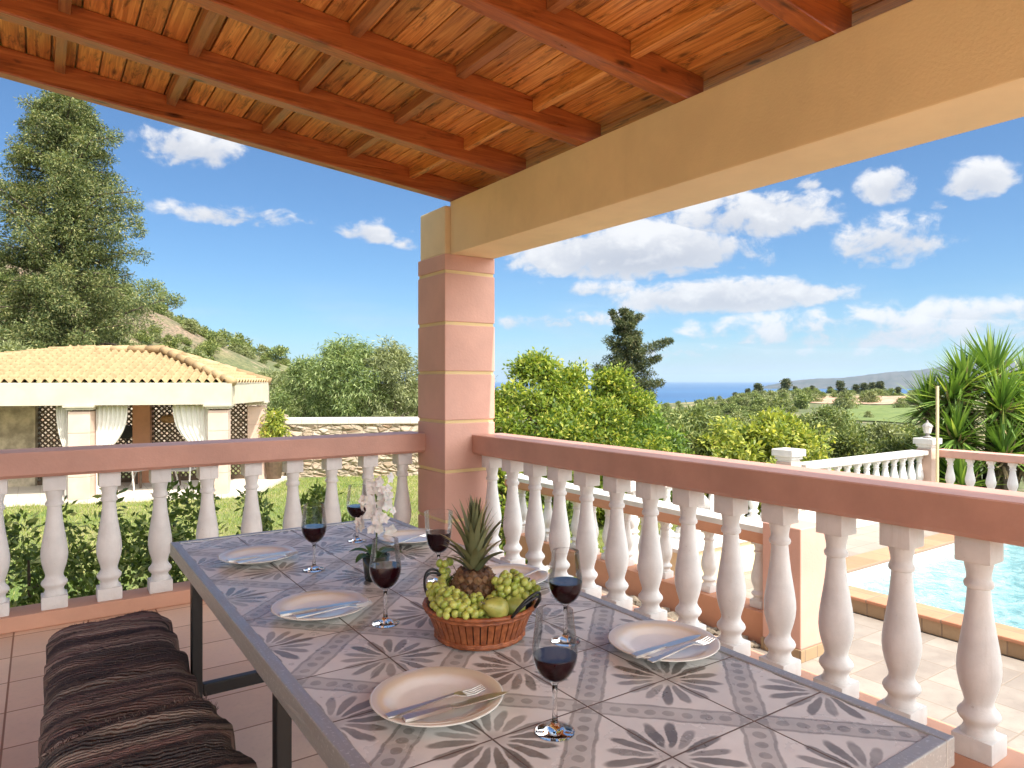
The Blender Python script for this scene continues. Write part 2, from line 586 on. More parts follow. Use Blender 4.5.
def steel(name, c=(0.56, 0.56, 0.55), rough=0.42):
    m, g, bs = mat(name)
    co = g.coord('Object')
    n = g.noise(g.mapping(co, (40, 2, 40)), 5, 5, .7)
    sp = g.noise(co, 140, 3, .7)
    col = g.mix(g.smooth(sp, .55, .75), tuple(v * .8 for v in c), tuple(min(1, v * 1.25) for v in c))
    g.L.new(col, bs.inputs['Base Color'])
    g.L.new(g.smooth(n, .3, .7, rough - .1, rough + .15), bs.inputs['Roughness'])
    g.L.new(g.bump(sp, .15, .001), bs.inputs['Normal'])
    sset(bs, Metallic=0.6)
    return m


M['steel'] = steel('brushed_table_frame_metal')
m, g, bs = mat('polished_cutlery_steel')
sset(bs, Base_Color=(0.80, 0.765, 0.71, 1), Metallic=1.0, Roughness=0.3)
M['cutlery'] = m

m, g, bs = mat('clear_glass')
sset(bs, Base_Color=(1, 1, 1, 1), Roughness=0.0, IOR=1.45, Transmission_Weight=1.0)
M['glass'] = m
m, g, bs = mat('thin_bowl_glass')
lw_ = g.node('ShaderNodeLayerWeight'); lw_.inputs[0].default_value = .28
tr = g.node('ShaderNodeBsdfTransparent'); tr.inputs[0].default_value = (.985, .985, .985, 1)
gs = g.node('ShaderNodeBsdfGlossy'); gs.inputs['Roughness'].default_value = 0.01
mxs = g.node('ShaderNodeMixShader')
g.L.new(g.mn(g.mul(lw_.outputs['Fresnel'], .85), .75), mxs.inputs[0]); g.L.new(tr.outputs[0], mxs.inputs[1]); g.L.new(gs.outputs[0], mxs.inputs[2])
g.L.new(mxs.outputs[0], m.node_tree.nodes['Material Output'].inputs[0])
M['bowl'] = m
m, g, bs = mat('red_wine')
sset(bs, Base_Color=(0.018, 0.0015, 0.004, 1), Roughness=0.04, IOR=1.34)
M['wine'] = m


def ceramic():
    m, g, bs = mat('cream_glazed_plate')
    co = g.coord('Object')
    x, y, z = g.xyz(co)
    r = g.m('SQRT', g.add(g.mul(x, x), g.mul(y, y)))
    n = g.noise(co, 14, 4, .6)
    col = g.mix(g.smooth(n, .35, .7), (0.78, 0.76, 0.71), (0.84, 0.82, 0.78))
    rim = g.smooth(g.add(r, g.mul(g.sub(n, .5), 0.02)), 0.088, 0.104)
    col = g.mix(g.mul(rim, .75), col, (0.64, 0.52, 0.36))
    col = g.mix(g.smooth(r, .1195, .1215), col, (0.74, 0.70, 0.62))
    g.L.new(col, bs.inputs['Base Color'])
    sset(bs, Roughness=0.16, Coat_Weight=0.25, Coat_Roughness=0.05)
    return m


M['plate'] = ceramic()


def foliage(name, dark, light, hi=None, trans=0.35, rough=0.5, nscale=0.6, k=1.45):
    dark, light, hi = [tuple(v * k for v in c) if c else None for c in (dark, light, hi)]
    m, g, bs = mat(name)
    ii = g.island()
    co = g.coord('Object')
    n = g.noise(co, nscale, 3, .6)
    f = g.add(g.mul(ii, .6), g.mul(n, .5))
    col = g.mix(g.smooth(f, .25, .85), dark, light)
    if hi:
        col = g.mix(g.smooth(ii, .78, .98), col, hi)
    g.L.new(col, bs.inputs['Base Color'])
    sset(bs, Roughness=rough)
    bs.inputs['Specular IOR Level'].default_value = 0.35
    tr = g.node('ShaderNodeBsdfTranslucent')
    g.L.new(g.mix(1.0, col, (1.25, 1.25, .6), 'MULTIPLY'), tr.inputs[0])
    mx = g.node('ShaderNodeMixShader')
    mx.inputs[0].default_value = trans
    g.L.new(bs.outputs[0], mx.inputs[1]); g.L.new(tr.outputs[0], mx.inputs[2])
    out = m.node_tree.nodes['Material Output']
    g.L.new(mx.outputs[0], out.inputs[0])
    return m


M['hedge'] = foliage('hedge_leaves', (0.05, 0.085, 0.02), (0.15, 0.20, 0.05), (0.32, 0.34, 0.13), .35, .4, 1.5)
M['citrus'] = foliage('citrus_leaves', (0.055, 0.10, 0.016), (0.235, 0.285, 0.042), (0.40, 0.38, 0.08), .4, .45, .8)
M['yellowbush'] = foliage('yellow_green_leaves', (0.11, 0.155, 0.03), (0.34, 0.36, 0.07), (0.48, 0.44, 0.11), .4, .45, .9)
M['olive'] = foliage('olive_leaves', (0.085, 0.105, 0.045), (0.23, 0.25, 0.11), (0.34, 0.35, 0.19), .3, .5, .5)
M['pepper'] = foliage('pepper_tree_leaves', (0.08, 0.12, 0.04), (0.21, 0.26, 0.095), (0.32, 0.36, 0.16), .35, .5, .5)
M['conifer'] = foliage('cypress_sprays', (0.03, 0.05, 0.016), (0.165, 0.19, 0.066), (0.27, 0.245, 0.11), .25, .6, .45)
M['darkconifer'] = foliage('dark_cypress_sprays', (0.035, 0.05, 0.02), (0.085, 0.10, 0.04), (0.15, 0.13, 0.06), .2, .6, .4)
M['scrub'] = foliage('scrub_leaves', (0.06, 0.085, 0.025), (0.17, 0.20, 0.055), (0.26, 0.26, 0.09), .25, .6, .5)
M['greybush'] = foliage('field_olive_leaves', (0.055, 0.085, 0.025), (0.175, 0.21, 0.066), (0.27, 0.28, 0.10), .25, .6, .4)
M['brightbush'] = foliage('bright_shrub_leaves', (0.05, 0.095, 0.02), (0.15, 0.23, 0.04), (0.24, 0.30, 0.06), .4, .45, .8)
M['yucca'] = foliage('yucca_blades', (0.06, 0.12, 0.025), (0.20, 0.30, 0.06), (0.36, 0.42, 0.11), .25, .35, .8)
M['pine_leaf'] = foliage('pineapple_leaves', (0.075, 0.085, 0.04), (0.17, 0.17, 0.085), (0.27, 0.2, 0.1), .15, .5, 12)
M['orchid_leaf'] = foliage('orchid_leaf_green', (0.015, 0.045, 0.012), (0.035, 0.09, 0.02), None, .15, .3, 8)
M['grass'] = foliage('lawn_blades', (0.10, 0.16, 0.03), (0.24, 0.28, 0.06), (0.36, 0.31, 0.12), .3, .6, .5)


# ------------------------------------------------------------------ terrain, sea, far land
def sstep(a, b, x):
    t = np.clip((x - a) / (b - a), 0, 1)
    return t * t * (3 - 2 * t)


def terr(x, y):
    x = np.asarray(x, float); y = np.asarray(y, float)
    d = x * UY + y * VY
    lat = x * UX + y * VX
    r = np.hypot(x, y)
    ang = np.arctan2(lat, d)
    px = 512 + FPX * np.tan(np.clip(ang, -1.25, 1.25))
    base = -1.2 - 3.2 * sstep(22, 75, r) + .3 * sstep(90, 280, r)
    drop = sstep(300, 1500, r)
    base = base - 85 * drop
    # lower flank where the sea shows
    base = base - np.interp(px, [560, 620, 660, 700, 750, 790], [0, 4.0, 6.5, 4.6, 1.6, 0]) * sstep(60, 200, r) * (1 - drop)
    hill = np.interp(px, [-1500, -300, 0, 100, 145, 200, 250, 300, 350, 420, 520], [26, 23, 19, 17, 14.6, 11.2, 8.8, 6.4, 5.0, 3.6, 0])
    hill = hill * sstep(32, 95, r) * (1 - sstep(180, 700, r))
    rough = (np.sin(x * .11 + 1.3) * np.cos(y * .093) * .5 + np.sin(x * .31 + y * .27) * .22 + np.sin(x * .73 - y * .61) * .1) * sstep(26, 60, r)
    rough = rough * (1 + 1.2 * sstep(2, 10, hill))
    return base + hill + rough * .55


def build_terrain():
    rr = np.concatenate([[0.0], np.linspace(3, 30, 10), np.geomspace(33, 120, 46), np.geomspace(124, 400, 40), np.geomspace(420, 2600, 30)])
    na = 420
    aa = np.linspace(0, 2 * np.pi, na, endpoint=False)
    Rr, A = np.meshgrid(rr[1:], aa, indexing='ij')
    X = Rr * np.cos(A); Y = Rr * np.sin(A)
    Z = terr(X, Y)
    V = np.concatenate([[[0, 0, -1.2]], np.stack([X.ravel(), Y.ravel(), Z.ravel()], 1)])
    nr = len(rr) - 1
    F = []
    idx = lambda i, j: 1 + i * na + (j % na)
    i, j = np.meshgrid(np.arange(nr - 1), np.arange(na), indexing='ij')
    q = np.stack([1 + i * na + j, 1 + (i + 1) * na + j, 1 + (i + 1) * na + (j + 1) % na, 1 + i * na + (j + 1) % na], -1).reshape(-1, 4)
    me = mesh_np('ground', V, q)
    m, g, bs = mat('dry_mediterranean_ground')
    co = g.coord('Object')
    x, y, z = g.xyz(co)
    n = g.noise(co, .045, 7, .62)
    n2 = g.noise(co, .5, 6, .65)
    n3 = g.noise(co, 3.0, 5, .65)
    soil = g.mix(g.smooth(n3, .3, .7), (0.30, 0.20, 0.125), (0.42, 0.31, 0.21))
    dry = g.mix(g.smooth(n3, .3, .7), (0.22, 0.19, 0.085), (0.33, 0.28, 0.14))
    green = g.mix(g.smooth(n3, .3, .7), (0.055, 0.075, 0.026), (0.13, 0.145, 0.055))
    col = g.mix(g.smooth(n, .46, .66), green, dry)
    col = g.mix(g.smooth(n2, .56, .70), col, soil)
    col = g.mix(g.mul(g.smooth(n2, .45, .3), .8), col, (0.065, 0.085, 0.033))
    # the bare rocky slope high on the hill
    hillm = g.mul(g.smooth(z, 2.5, 7.0), g.add(.45, g.mul(.55, g.smooth(n2, .40, .52))))
    col = g.mix(hillm, col, g.mix(g.smooth(n3, .35, .65), (0.085, 0.075, 0.04), (0.30, 0.20, 0.14)))
    g.L.new(col, bs.inputs['Base Color'])
    sset(bs, Roughness=.95)
    g.L.new(g.bump(g.add(n3, g.mul(n2, 2)), .7, .12), bs.inputs['Normal'])
    tag(obj('ground', me, m, smooth=True), kind='structure')


build_terrain()


def field_patch(name, poly, m, dz=0.06):
    """a thin sheet draped on the terrain: vineyard, lawn"""
    (x0, y0), (x1, y1), (x2, y2), (x3, y3) = poly
    n = 40
    s, t = np.meshgrid(np.linspace(0, 1, n), np.linspace(0, 1, n), indexing='ij')
    X = (1 - s) * (1 - t) * x0 + s * (1 - t) * x1 + s * t * x2 + (1 - s) * t * x3
    Y = (1 - s) * (1 - t) * y0 + s * (1 - t) * y1 + s * t * y2 + (1 - s) * t * y3
    Z = terr(X, Y) + dz
    V = np.stack([X.ravel(), Y.ravel(), Z.ravel()], 1)
    i, j = np.meshgrid(np.arange(n - 1), np.arange(n - 1), indexing='ij')
    q = np.stack([i * n + j, (i + 1) * n + j, (i + 1) * n + j + 1, i * n + j + 1], -1).reshape(-1, 4)
    return obj(name, mesh_np(name, V, q), m, smooth=True)


def lawn_mat():
    m, g, bs = mat('lawn_grass')
    co = g.coord('Object')
    n = g.noise(co, .55, 6, .65); n2 = g.noise(co, 22, 4, .7)
    col = g.mix(g.smooth(n, .36, .62), (0.11, 0.16, 0.035), (0.24, 0.225, 0.085))
    col = g.mix(g.mul(g.smooth(n2, .45, .7), .5), col, (0.09, 0.13, 0.03))
    g.L.new(col, bs.inputs['Base Color'])
    sset(bs, Roughness=.95)
    g.L.new(g.bump(n2, .8, .03), bs.inputs['Normal'])
    return m


M['lawn'] = lawn_mat()
tag(field_patch('lawn', [(-9, 4.8), (11.5, 4.8), (11.5, 19.0), (-9, 24.0)], M['lawn'], .012), kind='structure')
m, g, bs = mat('bright_green_field')
co = g.coord('Object')
n = g.noise(co, .8, 5, .6)
g.L.new(g.mix(g.smooth(n, .3, .7), (0.085, 0.13, 0.026), (0.15, 0.19, 0.045)), bs.inputs['Base Color'])
sset(bs, Roughness=.9)
a0, a1, a2, a3 = at(842, 100), at(915, 92), at(938, 150), at(850, 155)
tag(field_patch('green_field', [a0, a1, a2, a3], m, .15), kind='structure')
m, g, bs = mat('bare_red_soil')
co = g.coord('Object')
n = g.noise(co, .35, 5, .6)
g.L.new(g.mix(g.smooth(n, .3, .7), (0.36, 0.20, 0.13), (0.48, 0.33, 0.22)), bs.inputs['Base Color'])
sset(bs, Roughness=.95)
tag(field_patch('bare_field', [at(805, 166), at(935, 162), at(928, 235), at(815, 232)], m, .2), kind='structure')

m, g, bs = mat('sea_water')
co = g.coord('Object')
n = g.noise(g.mapping(co, (1, 1, 1)), .02, 5, .6)
big = g.noise(co, .0006, 4, .6)
g.L.new(g.mix(g.smooth(big, .35, .65), (0.012, 0.075, 0.20), (0.02, 0.11, 0.26)), bs.inputs['Base Color'])
sset(bs, Roughness=.35, IOR=1.33)
g.L.new(g.bump(n, .35, 2.0), bs.inputs['Normal'])
bm = B()
bmesh.ops.create_circle(bm, cap_ends=True, segments=96, radius=32000)
so_ = obj('sea', bm, m); so_.location = (0, 0, -62)
tag(so_, kind='structure')


def ridge(name, dist, depth, prof, m, label=None, base=-64):
    """a range of land across the water, with real depth behind its skyline"""
    pxs = np.array([p[0] for p in prof], float); pys = np.array([p[1] for p in prof], float)
    n = 160
    P = np.linspace(pxs[0], pxs[-1], n)
    top = CAM_H + (380.6 - np.interp(P, pxs, pys)) / FPX * dist
    rng = np.random.RandomState(int(dist))
    top = top + rng.normal(0, dist * .00018, n)
    prof_t = [(-1.0, 0), (-.6, .28), (-.3, .66), (0, 1.0), (.35, .8), (1.0, 0)]
    V = []
    for k, (o, f) in enumerate(prof_t):
        for i in range(n):
            s = dist + o * depth
            if f not in (0, 1.0): s += rng.normal(0, depth * .05)
            x, y = at(P[i], s)
            fz = f * (1 + (rng.normal(0, .06) if f not in (0, 1.0) else 0))
            V.append((x, y, base + (top[i] - base) * fz))
    F = [(k * n + i, k * n + i + 1, (k + 1) * n + i + 1, (k + 1) * n + i) for k in range(len(prof_t) - 1) for i in range(n - 1)]
    return tag(obj(name, mesh_np(name, V, F), m, smooth=True), kind='structure')


m, g, bs = mat('far_hill_scrub')
co = g.coord('Object')
n = g.noise(co, .003, 6, .65)
g.L.new(g.mix(g.smooth(n, .35, .65), (0.035, 0.045, 0.035), (0.085, 0.075, 0.065)), bs.inputs['Base Color'])
sset(bs, Roughness=.95)
M['farhill'] = m
ridge('headland_hills', 6500, 1200, [(755, 388), (790, 381), (815, 378.6), (840, 378), (862, 375.5), (890, 372), (920, 370), (950, 365), (990, 360), (1040, 357), (1150, 352), (1300, 358)], M['farhill'])
#HAZE#
hm = bpy.data.materials.new('thin_sea_haze')
hm.use_nodes = True
hn = hm.node_tree
hn.nodes.remove(hn.nodes['Principled BSDF'])
pv = hn.nodes.new('ShaderNodeVolumePrincipled')
pv.inputs['Color'].default_value = (0.62, 0.80, 1.0, 1)
pv.inputs['Density'].default_value = 0.00005
pv.inputs['Anisotropy'].default_value = 0.2
hn.links.new(pv.outputs[0], hn.nodes['Material Output'].inputs['Volume'])
bm = B()
box(bm, -33000, 33000, -33000, 33000, -95, 330)
tag(obj('haze', bm, hm), kind='stuff')

# ------------------------------------------------------------------ veranda: floor, column, beam, roof
bm = B()
box(bm, -9.0, 2.76, -14.0, 4.72, -1.25, 0.0)
tag(obj('floor', bm, M['floor']), kind='structure')

COLX0, COLX1, COLY0, COLY1 = 2.285, 2.69, 4.17, 4.58
ct = thing('veranda_column', 'square pink rendered column with pale yellow grooves at the veranda corner', 'column', (2.49, 4.375, 0))
zs = [0.0, .02, .362, .703, 1.045, 1.384, 1.725, 2.079, 2.20]
bm = B()
for a, b in zip(zs[:-1], zs[1:]):
    box(bm, COLX0 - 2.49, COLX1 - 2.49, COLY0 - 4.375, COLY1 - 4.375, a + (0.012 if a > 0 else 0), b - (0.010 if b < 2.2 else 0), 0.006)
obj('shaft', bm, M['pink_col'], ct)
bm = B()
box(bm, COLX0 - 2.49 + .008, COLX1 - 2.49 - .008, COLY0 - 4.375 + .008, COLY1 - 4.375 - .008, 0.005, 2.195)
obj('groove_lining', bm, M['groove'], ct)
bm = B()
box(bm, COLX0 - 2.49 + .012, COLX1 - 2.49 - .012, COLY0 - 4.375 + .02, COLY1 - 4.375 - .012, 2.2, 2.535, 0.012)
obj('head_block', bm, M['ochre_light'], ct)

BZ0, BZ1 = 2.20, 2.563
bm = B()
box(bm, 2.335, 2.685, -4.0, COLY0 + .02 - .002, BZ0, BZ1, 0.006)
bt = obj('roof_beam', bm, M['ochre'])
tag(bt, 'long ochre plastered beam running from the pink column over the side balustrade', 'beam')

SL = 0.098


def zb(x):  # underside of the rafters
    return 2.572 - SL * (x - 2.263)


roof = thing('veranda_roof', 'sloping varnished timber roof of rafters and boards over the table', 'roof', (0, 0, 0))
RX0, RX1 = -4.6, 2.72
rot = Matrix.Rotation(math.atan(SL), 4, 'Y')


def slanted(bm, x0, x1, y0, y1, d0, d1, bev=0.0):
    """box following the roof slope; d measured up from the rafter underside"""
    bm2 = B()
    box(bm2, x0, x1, y0, y1, d0, d1, bev)
    for v in bm2.verts:
        v.co.z += zb(v.co.x)
    me = bpy.data.meshes.new('t'); bm2.to_mesh(me); bm2.free()
    bm.from_mesh(me); bpy.data.meshes.remove(me)


RY = [4.205 - .684 * k for k in range(0, 9)]
RW = .078
for k, y in enumerate(RY):
    bm = B()
    slanted(bm, RX0, 2.45 if k else 2.69, y - RW, y, 0.0, 0.128, 0.006)
    obj('rafter', bm, M['rafter'], roof)
BX = [-4.45 + .505 * k for k in range(0, 13)]
BX = [b + (.07 - BX[9] + .01) + 0 for b in BX]
for k in range(len(RY) - 1):
    for b in BX + [2.02]:
        if b > 1.8 and b < 2.0: continue
        if RY[k] < -1.5: continue
        if b < -2.2: continue
        jy = random.uniform(-.006, .006)
        bm = B()
        wd = .022 if b != 2.02 else .018
        slanted(bm, b - wd + jy, b + wd + jy, RY[k + 1] + .001, RY[k] - RW - .001, 0.078 if b != 2.02 else .06, 0.127, 0.003)
        obj('blocking_piece', bm, M['block'] if b != 2.02 else M['plank'], roof)
bm = B()
x = RX0
while x < RX1 - .02:
    w = .101
    slanted(bm, x + .0035, min(x + w - .0035, RX1), RY[-1] - .1, 4.235, 0.1285 + random.uniform(0, .0015), 0.150, 0.004)
    x += w
obj('ceiling_boards', bm, M['plank'], roof)
bm = B()
slanted(bm, RX0 - .03, RX1 + .02, RY[-1] - .14, 4.255, 0.153, 0.24)
obj('roof_slab', bm, M['groove'], roof)

# ------------------------------------------------------------------ balustrades
BAL_PROF = [(.061, 0), (.061, .006), (.055, .014), (.0505, .026), (.052, .037), (.063, .047), (.0705, .058), (.0715, .064), (.068, .073), (.056, .085), (.049, .097), (.048, .107),
            (.053, .125), (.063, .153), (.0705, .184), (.0735, .212), (.072, .243), (.066, .283), (.058, .327), (.050, .372), (.044, .416), (.040, .455),
            (.0385, .472), (.0385, .478), (.047, .482), (.050, .491), (.048, .500), (.042, .506), (.0405, .518), (.043, .535), (.047, .55), (.049, .568)]


def baluster_mesh(name, scale_z=1.0, r=1.0, seg=24, base_h=.07, cap_h=.085, hw=.066):
    """square plinth, turned body, square cap; body origin at the bottom of the plinth"""
    bm = B()
    box(bm, -hw, hw, -hw, hw, 0, base_h, 0.006)
    h = 0.732 - base_h - cap_h
    lathe(bm, [(a * r, base_h - .001 + z / .568 * (h * scale_z + (1 - scale_z) * 0) * 1.0) for a, z in BAL_PROF], seg)
    zt = base_h + h * scale_z
    box(bm, -hw * .88, hw * .88, -hw * .88, hw * .88, zt - .002, zt + cap_h, 0.005)
    me = bpy.data.meshes.new(name)
    bmesh.ops.recalc_face_normals(bm, faces=bm.faces)
    bm.to_mesh(me); bm.free()
    me.polygons.foreach_set('use_smooth', [len(p.vertices) == 4 and abs(p.normal.z) < 2 for p in me.polygons])
    me.materials.append(M['white'])
    try:
        me.set_sharp_from_angle(angle=R(42))
    except Exception:
        pass
    return me, zt + cap_h


BAL, BAL_H = baluster_mesh('baluster', 1.0, .885, 28, .07, .085, .0615)
KERB = 0.083


def rail_bm(L, w, z0, z1, along='x', c=.012):
    bm = B()
    poly = [(-w / 2 + c * 1.4, z0), (w / 2 - c * 1.4, z0), (w / 2, z0 + c * 1.4), (w / 2, z1 - c * .4), (w / 2 - c * .4, z1), (-w / 2 + c * .4, z1), (-w / 2, z1 - c * .4), (-w / 2, z0 + c * 1.4)]
    a = [bm.verts.new((0, p, z)) for p, z in poly]
    b = [bm.verts.new((L, p, z)) for p, z in poly]
    n = len(poly)
    bm.faces.new(a); bm.faces.new(list(reversed(b)))
    for i in range(n):
        j = (i + 1) % n
        bm.faces.new((a[i], b[i], b[j], a[j]))
    if along == 'y':
        bmesh.ops.rotate(bm, verts=bm.verts, matrix=Matrix.Rotation(R(90), 3, 'Z'))
    return bm


def balusters(root, pts, mesh, z):
    for x, y in pts:
        o = bpy.data.objects.new('baluster', mesh)
        link(o, root)
        o.location = (x, y, z)
        o.rotation_euler = (0, 0, random.choice((0, 1, 2, 3)) * R(90) + random.uniform(-.012, .012))


# left run (along X)
lb = thing('veranda_balustrade', 'balustrade with dusty pink handrail in front of the hedge and lawn', 'balustrade', (0, 4.59, 0), 0, 'balustrades round the veranda')
o = obj('handrail', rail_bm(2.30 + 4.5, .26, .815, .952), M['pink_rail'], lb); o.location = (-4.5, 0, 0)
o = obj('kerb', rail_bm(2.283 + 4.5, .20, .0, KERB, c=.004), M['kerb'], lb); o.location = (-4.5, 0.01, 0)
balusters(lb, [(2.165 - .2625 * k, 0) for k in range(24)], BAL, KERB)
# right run (along Y)
rb = thing('veranda_balustrade', 'balustrade with dusty pink handrail between the table and the pool terrace', 'balustrade', (2.63, 0, 0), 0, 'balustrades round the veranda')
o = obj('handrail', rail_bm(4.185 + 4.0, .26, .815, .952, 'y'), M['pink_rail'], rb); o.location = (0, -4.0, 0)
o = obj('kerb', rail_bm(4.165 + 4.0, .20, .0, KERB, 'y', c=.004), M['kerb'], rb); o.location = (0, -4.0, 0)
balusters(rb, [(-.035, 4.055 - .2515 * k) for k in range(31)], BAL, KERB)

# ------------------------------------------------------------------ pool terrace
DZ = -.70
bm = B()
PX0, PX1, PY0, PY1 = 5.88, 10.7, -7.0, 4.12
box(bm, 2.765, PX0, -9, 5.45, DZ - .5, DZ)
box(bm, PX0, PX1, PY1, 5.45, DZ - .5, DZ)
box(bm, PX1, 11.45, -9, 5.45, DZ - .5, DZ)
box(bm, PX0, PX1, -9, PY0, DZ - .5, DZ)
tag(obj('pool_terrace', bm, M['deck']), kind='structure')
pool = thing('swimming_pool', 'turquoise swimming pool with orange tiled raised edge', 'pool', (PX0, PY1, DZ))
CW, CH = .30, .14
T = Matrix.Translation((-PX0, -PY1, -DZ))
bm = B()
for (a, b, c, d) in ((PX0 + .002, PX0 + CW, PY0, PY1 - CW), (PX0 + .002, PX1, PY1 - CW + .001, PY1 - .002), (PX1 - CW, PX1 - .002, PY0, PY1 - CW)):
    box(bm, a, b, c, d, DZ + CH - .03, DZ + CH, .008, T)
obj('coping', bm, M['coping'], pool)
bm = B()
for (a, b, c, d) in ((PX0 + .02, PX0 + CW - .02, PY0, PY1 - CW), (PX0 + .02, PX1 - .02, PY1 - CW + .02, PY1 - .02), (PX1 - CW + .02, PX1 - .02, PY0, PY1 - CW)):
    box(bm, a, b, c, d, DZ + .001, DZ + CH - .031, 0, T)
obj('riser', bm, M['coping_side'], pool)
bm = B()
box(bm, PX0 + CW - .02, PX0 + CW - .01, PY0, PY1 - CW, -2.2, DZ + CH - .032, 0, T)
box(bm, PX0 + CW - .02, PX1 - CW, PY1 - CW - .01, PY1 - CW + .018, -2.2, DZ + CH - .032, 0, T)
box(bm, PX1 - CW + .0, PX1 - CW + .018, PY0, PY1 - CW - .01, -2.2, DZ + CH - .032, 0, T)
box(bm, PX0 + CW, PX1 - CW, PY0, PY1 - CW - .012, -2.25, -2.2, 0, T)
m, g, bs = mat('pool_lining')
g.put(bs.inputs['Base Color'], (.62, .72, .72, 1)); sset(bs, Roughness=.5)
obj('basin', bm, m, pool)
m, g, bs = mat('pool_water')
co = g.coord('Object')
n = g.noise(g.mapping(co, (1, 1, 1)), 5.5, 5, .6, 1.2)
n2 = g.noise(co, 15, 4, .6, .8)
spk = g.voronoi(g.mapping(co, (1, 1, 1)), 4.5)
col = g.mix(g.smooth(n, .38, .62), (0.085, 0.27, 0.29), (0.25, 0.45, 0.46))
g.L.new(col, bs.inputs['Base Color'])
sset(bs, Roughness=.06, IOR=1.33, Transmission_Weight=.25)
g.L.new(g.bump(g.add(n, g.mul(n2, .5)), 1.0, .06), bs.inputs['Normal'])
bm = B()
bmesh.ops.create_grid(bm, x_segments=4, y_segments=4, size=.5)
for v in bm.verts:
    v.co = Vector((PX0 + CW - .01 + (v.co.x + .5) * (PX1 - PX0 - 2 * CW + .01), PY0 + (v.co.y + .5) * (PY1 - CW - PY0 - .011), DZ - .025)) - Vector((PX0, PY1, DZ))
obj('water', bm, m, pool)

# balustrade dividing the lower terrace
BAL2, BAL2_H = baluster_mesh('small_baluster', .71, .9, 18, .06, .06, .055)
mb = thing('terrace_balustrade', 'low balustrade with sunlit rail ending at a square pink pedestal by the pool', 'balustrade', (4.68, 2.95, DZ), 0, 'balustrades round the pool terrace')
L2 = 3.6
K2 = .25
R2 = K2 + BAL2_H
o = obj('handrail', rail_bm(L2, .24, R2 - .001, R2 + .105, 'y'), M['white_plain'], mb); o.location = (0, .3, 0)
bm = rail_bm(L2, .22, R2 - .03, R2 + .06, 'y'); o = obj('rail_side', bm, M['salmon'], mb); o.location = (-.012, .3, .0)
o = obj('kerb', rail_bm(L2, .22, .0, K2, 'y', c=.004), M['salmon'], mb); o.location = (0, .3, 0)
balusters(mb, [(0, .46 + .25 * k) for k in range(14)], BAL2, K2)
pd = B(); box(pd, -.16, .16, 0, .32, .09, .96, .008)
obj('pedestal', pd, M['pink_col'], mb)
pd = B(); box(pd, -.17, .17, -.01, .33, .0, .09, .006)
obj('pedestal_skirting', pd, M['coping_side'], mb)

# balustrade along the far side of the pool and its corner
FZ = DZ
fb = thing('terrace_balustrade', 'white railed balustrade across the far side of the pool, behind it bushes', 'balustrade', (5.0, 5.3, FZ), 0, 'balustrades round the pool terrace')
o = obj('handrail', rail_bm(2.72, .24, .88, .955), M['white_plain'], fb)
o = obj('handrail', rail_bm(3.18, .24, .88, .955), M['white_plain'], fb); o.location = (3.06, 0, 0)
o = obj('kerb', rail_bm(6.24, .2, 0, .34, c=.004), M['white_plain'], fb)
BAL3, BAL3_H = baluster_mesh('far_baluster', .71, .9, 14, .06, .06, .052)
balusters(fb, [(.15 + .25 * k, 0) for k in range(11)] + [(3.2 + .25 * k, 0) for k in range(13)], BAL3, .34)


def cap_post(root, x, y, h, m, w=.11, capw=.15):
    bm = B(); box(bm, x - w, x + w, y - w, y + w, .0, h, .006)
    obj('post', bm, m, root)
    bm = B()
    box(bm, x - capw, x + capw, y - capw, y + capw, h + .07, h + .16, .012)
    box(bm, x - capw + .03, x + capw - .03, y - capw + .03, y + capw - .03, h + .03, h + .0695, .006)
    box(bm, x - w + .012, x + w - .012, y - w + .012, y + w - .012, h + .0005, h + .0295, .004)
    obj('post_cap', bm, M['white_plain'], root)


cap_post(fb, 2.89, .02, 1.0, M['pale_pink'])
cap_post(fb, 6.38, -.04, .98, M['pale_pink'])
rbm = thing('terrace_balustrade', 'pink railed balustrade in front of the spiky yucca', 'balustrade', (11.3, 5.05, FZ), R(-90), 'balustrades round the pool terrace')
o = obj('handrail', rail_bm(9.0, .24, .88, .99), M['pink_col'], rbm)
o = obj('kerb', rail_bm(9.0, .2, 0, .34, c=.004), M['pale_pink'], rbm)
balusters(rbm, [(.15 + .27 * k, 0) for k in range(33)], BAL3, .34)

# lantern and pole at the corner post
lt = thing('post_lantern', 'small grey lantern standing on the white capped corner post', 'lantern', (11.38, 5.26, FZ + 1.145))
bm = B(); lathe(bm, [(.06, 0), (.065, .015), (.03, .03), (.025, .055), (.05, .07)], 12); obj('lantern_base', bm, M['grey_fabric'], lt)
bm = B(); lathe(bm, [(.05, .071), (.075, .17), (.074, .175)], 8); obj('lantern_glass', bm, M['white_plain'], lt)
bm = B(); lathe(bm, [(.085, .176), (.06, .205), (.02, .235), (.012, .26), (0, .275)], 8); obj('lantern_roof', bm, M['grey_fabric'], lt)
bm = B()
tube(bm, [(0, 0, 0), (0, 0, 1.95)], .022, 10)
tube(bm, [(0, 0, .0), (0, 0, .05)], .07, 12)
pp = obj('garden_pole', bm, M['ochre'], smooth=False); pp.location = (11.12, 5.0, FZ)
tag(pp, 'thin pale upright pole in front of the corner post', 'pole')

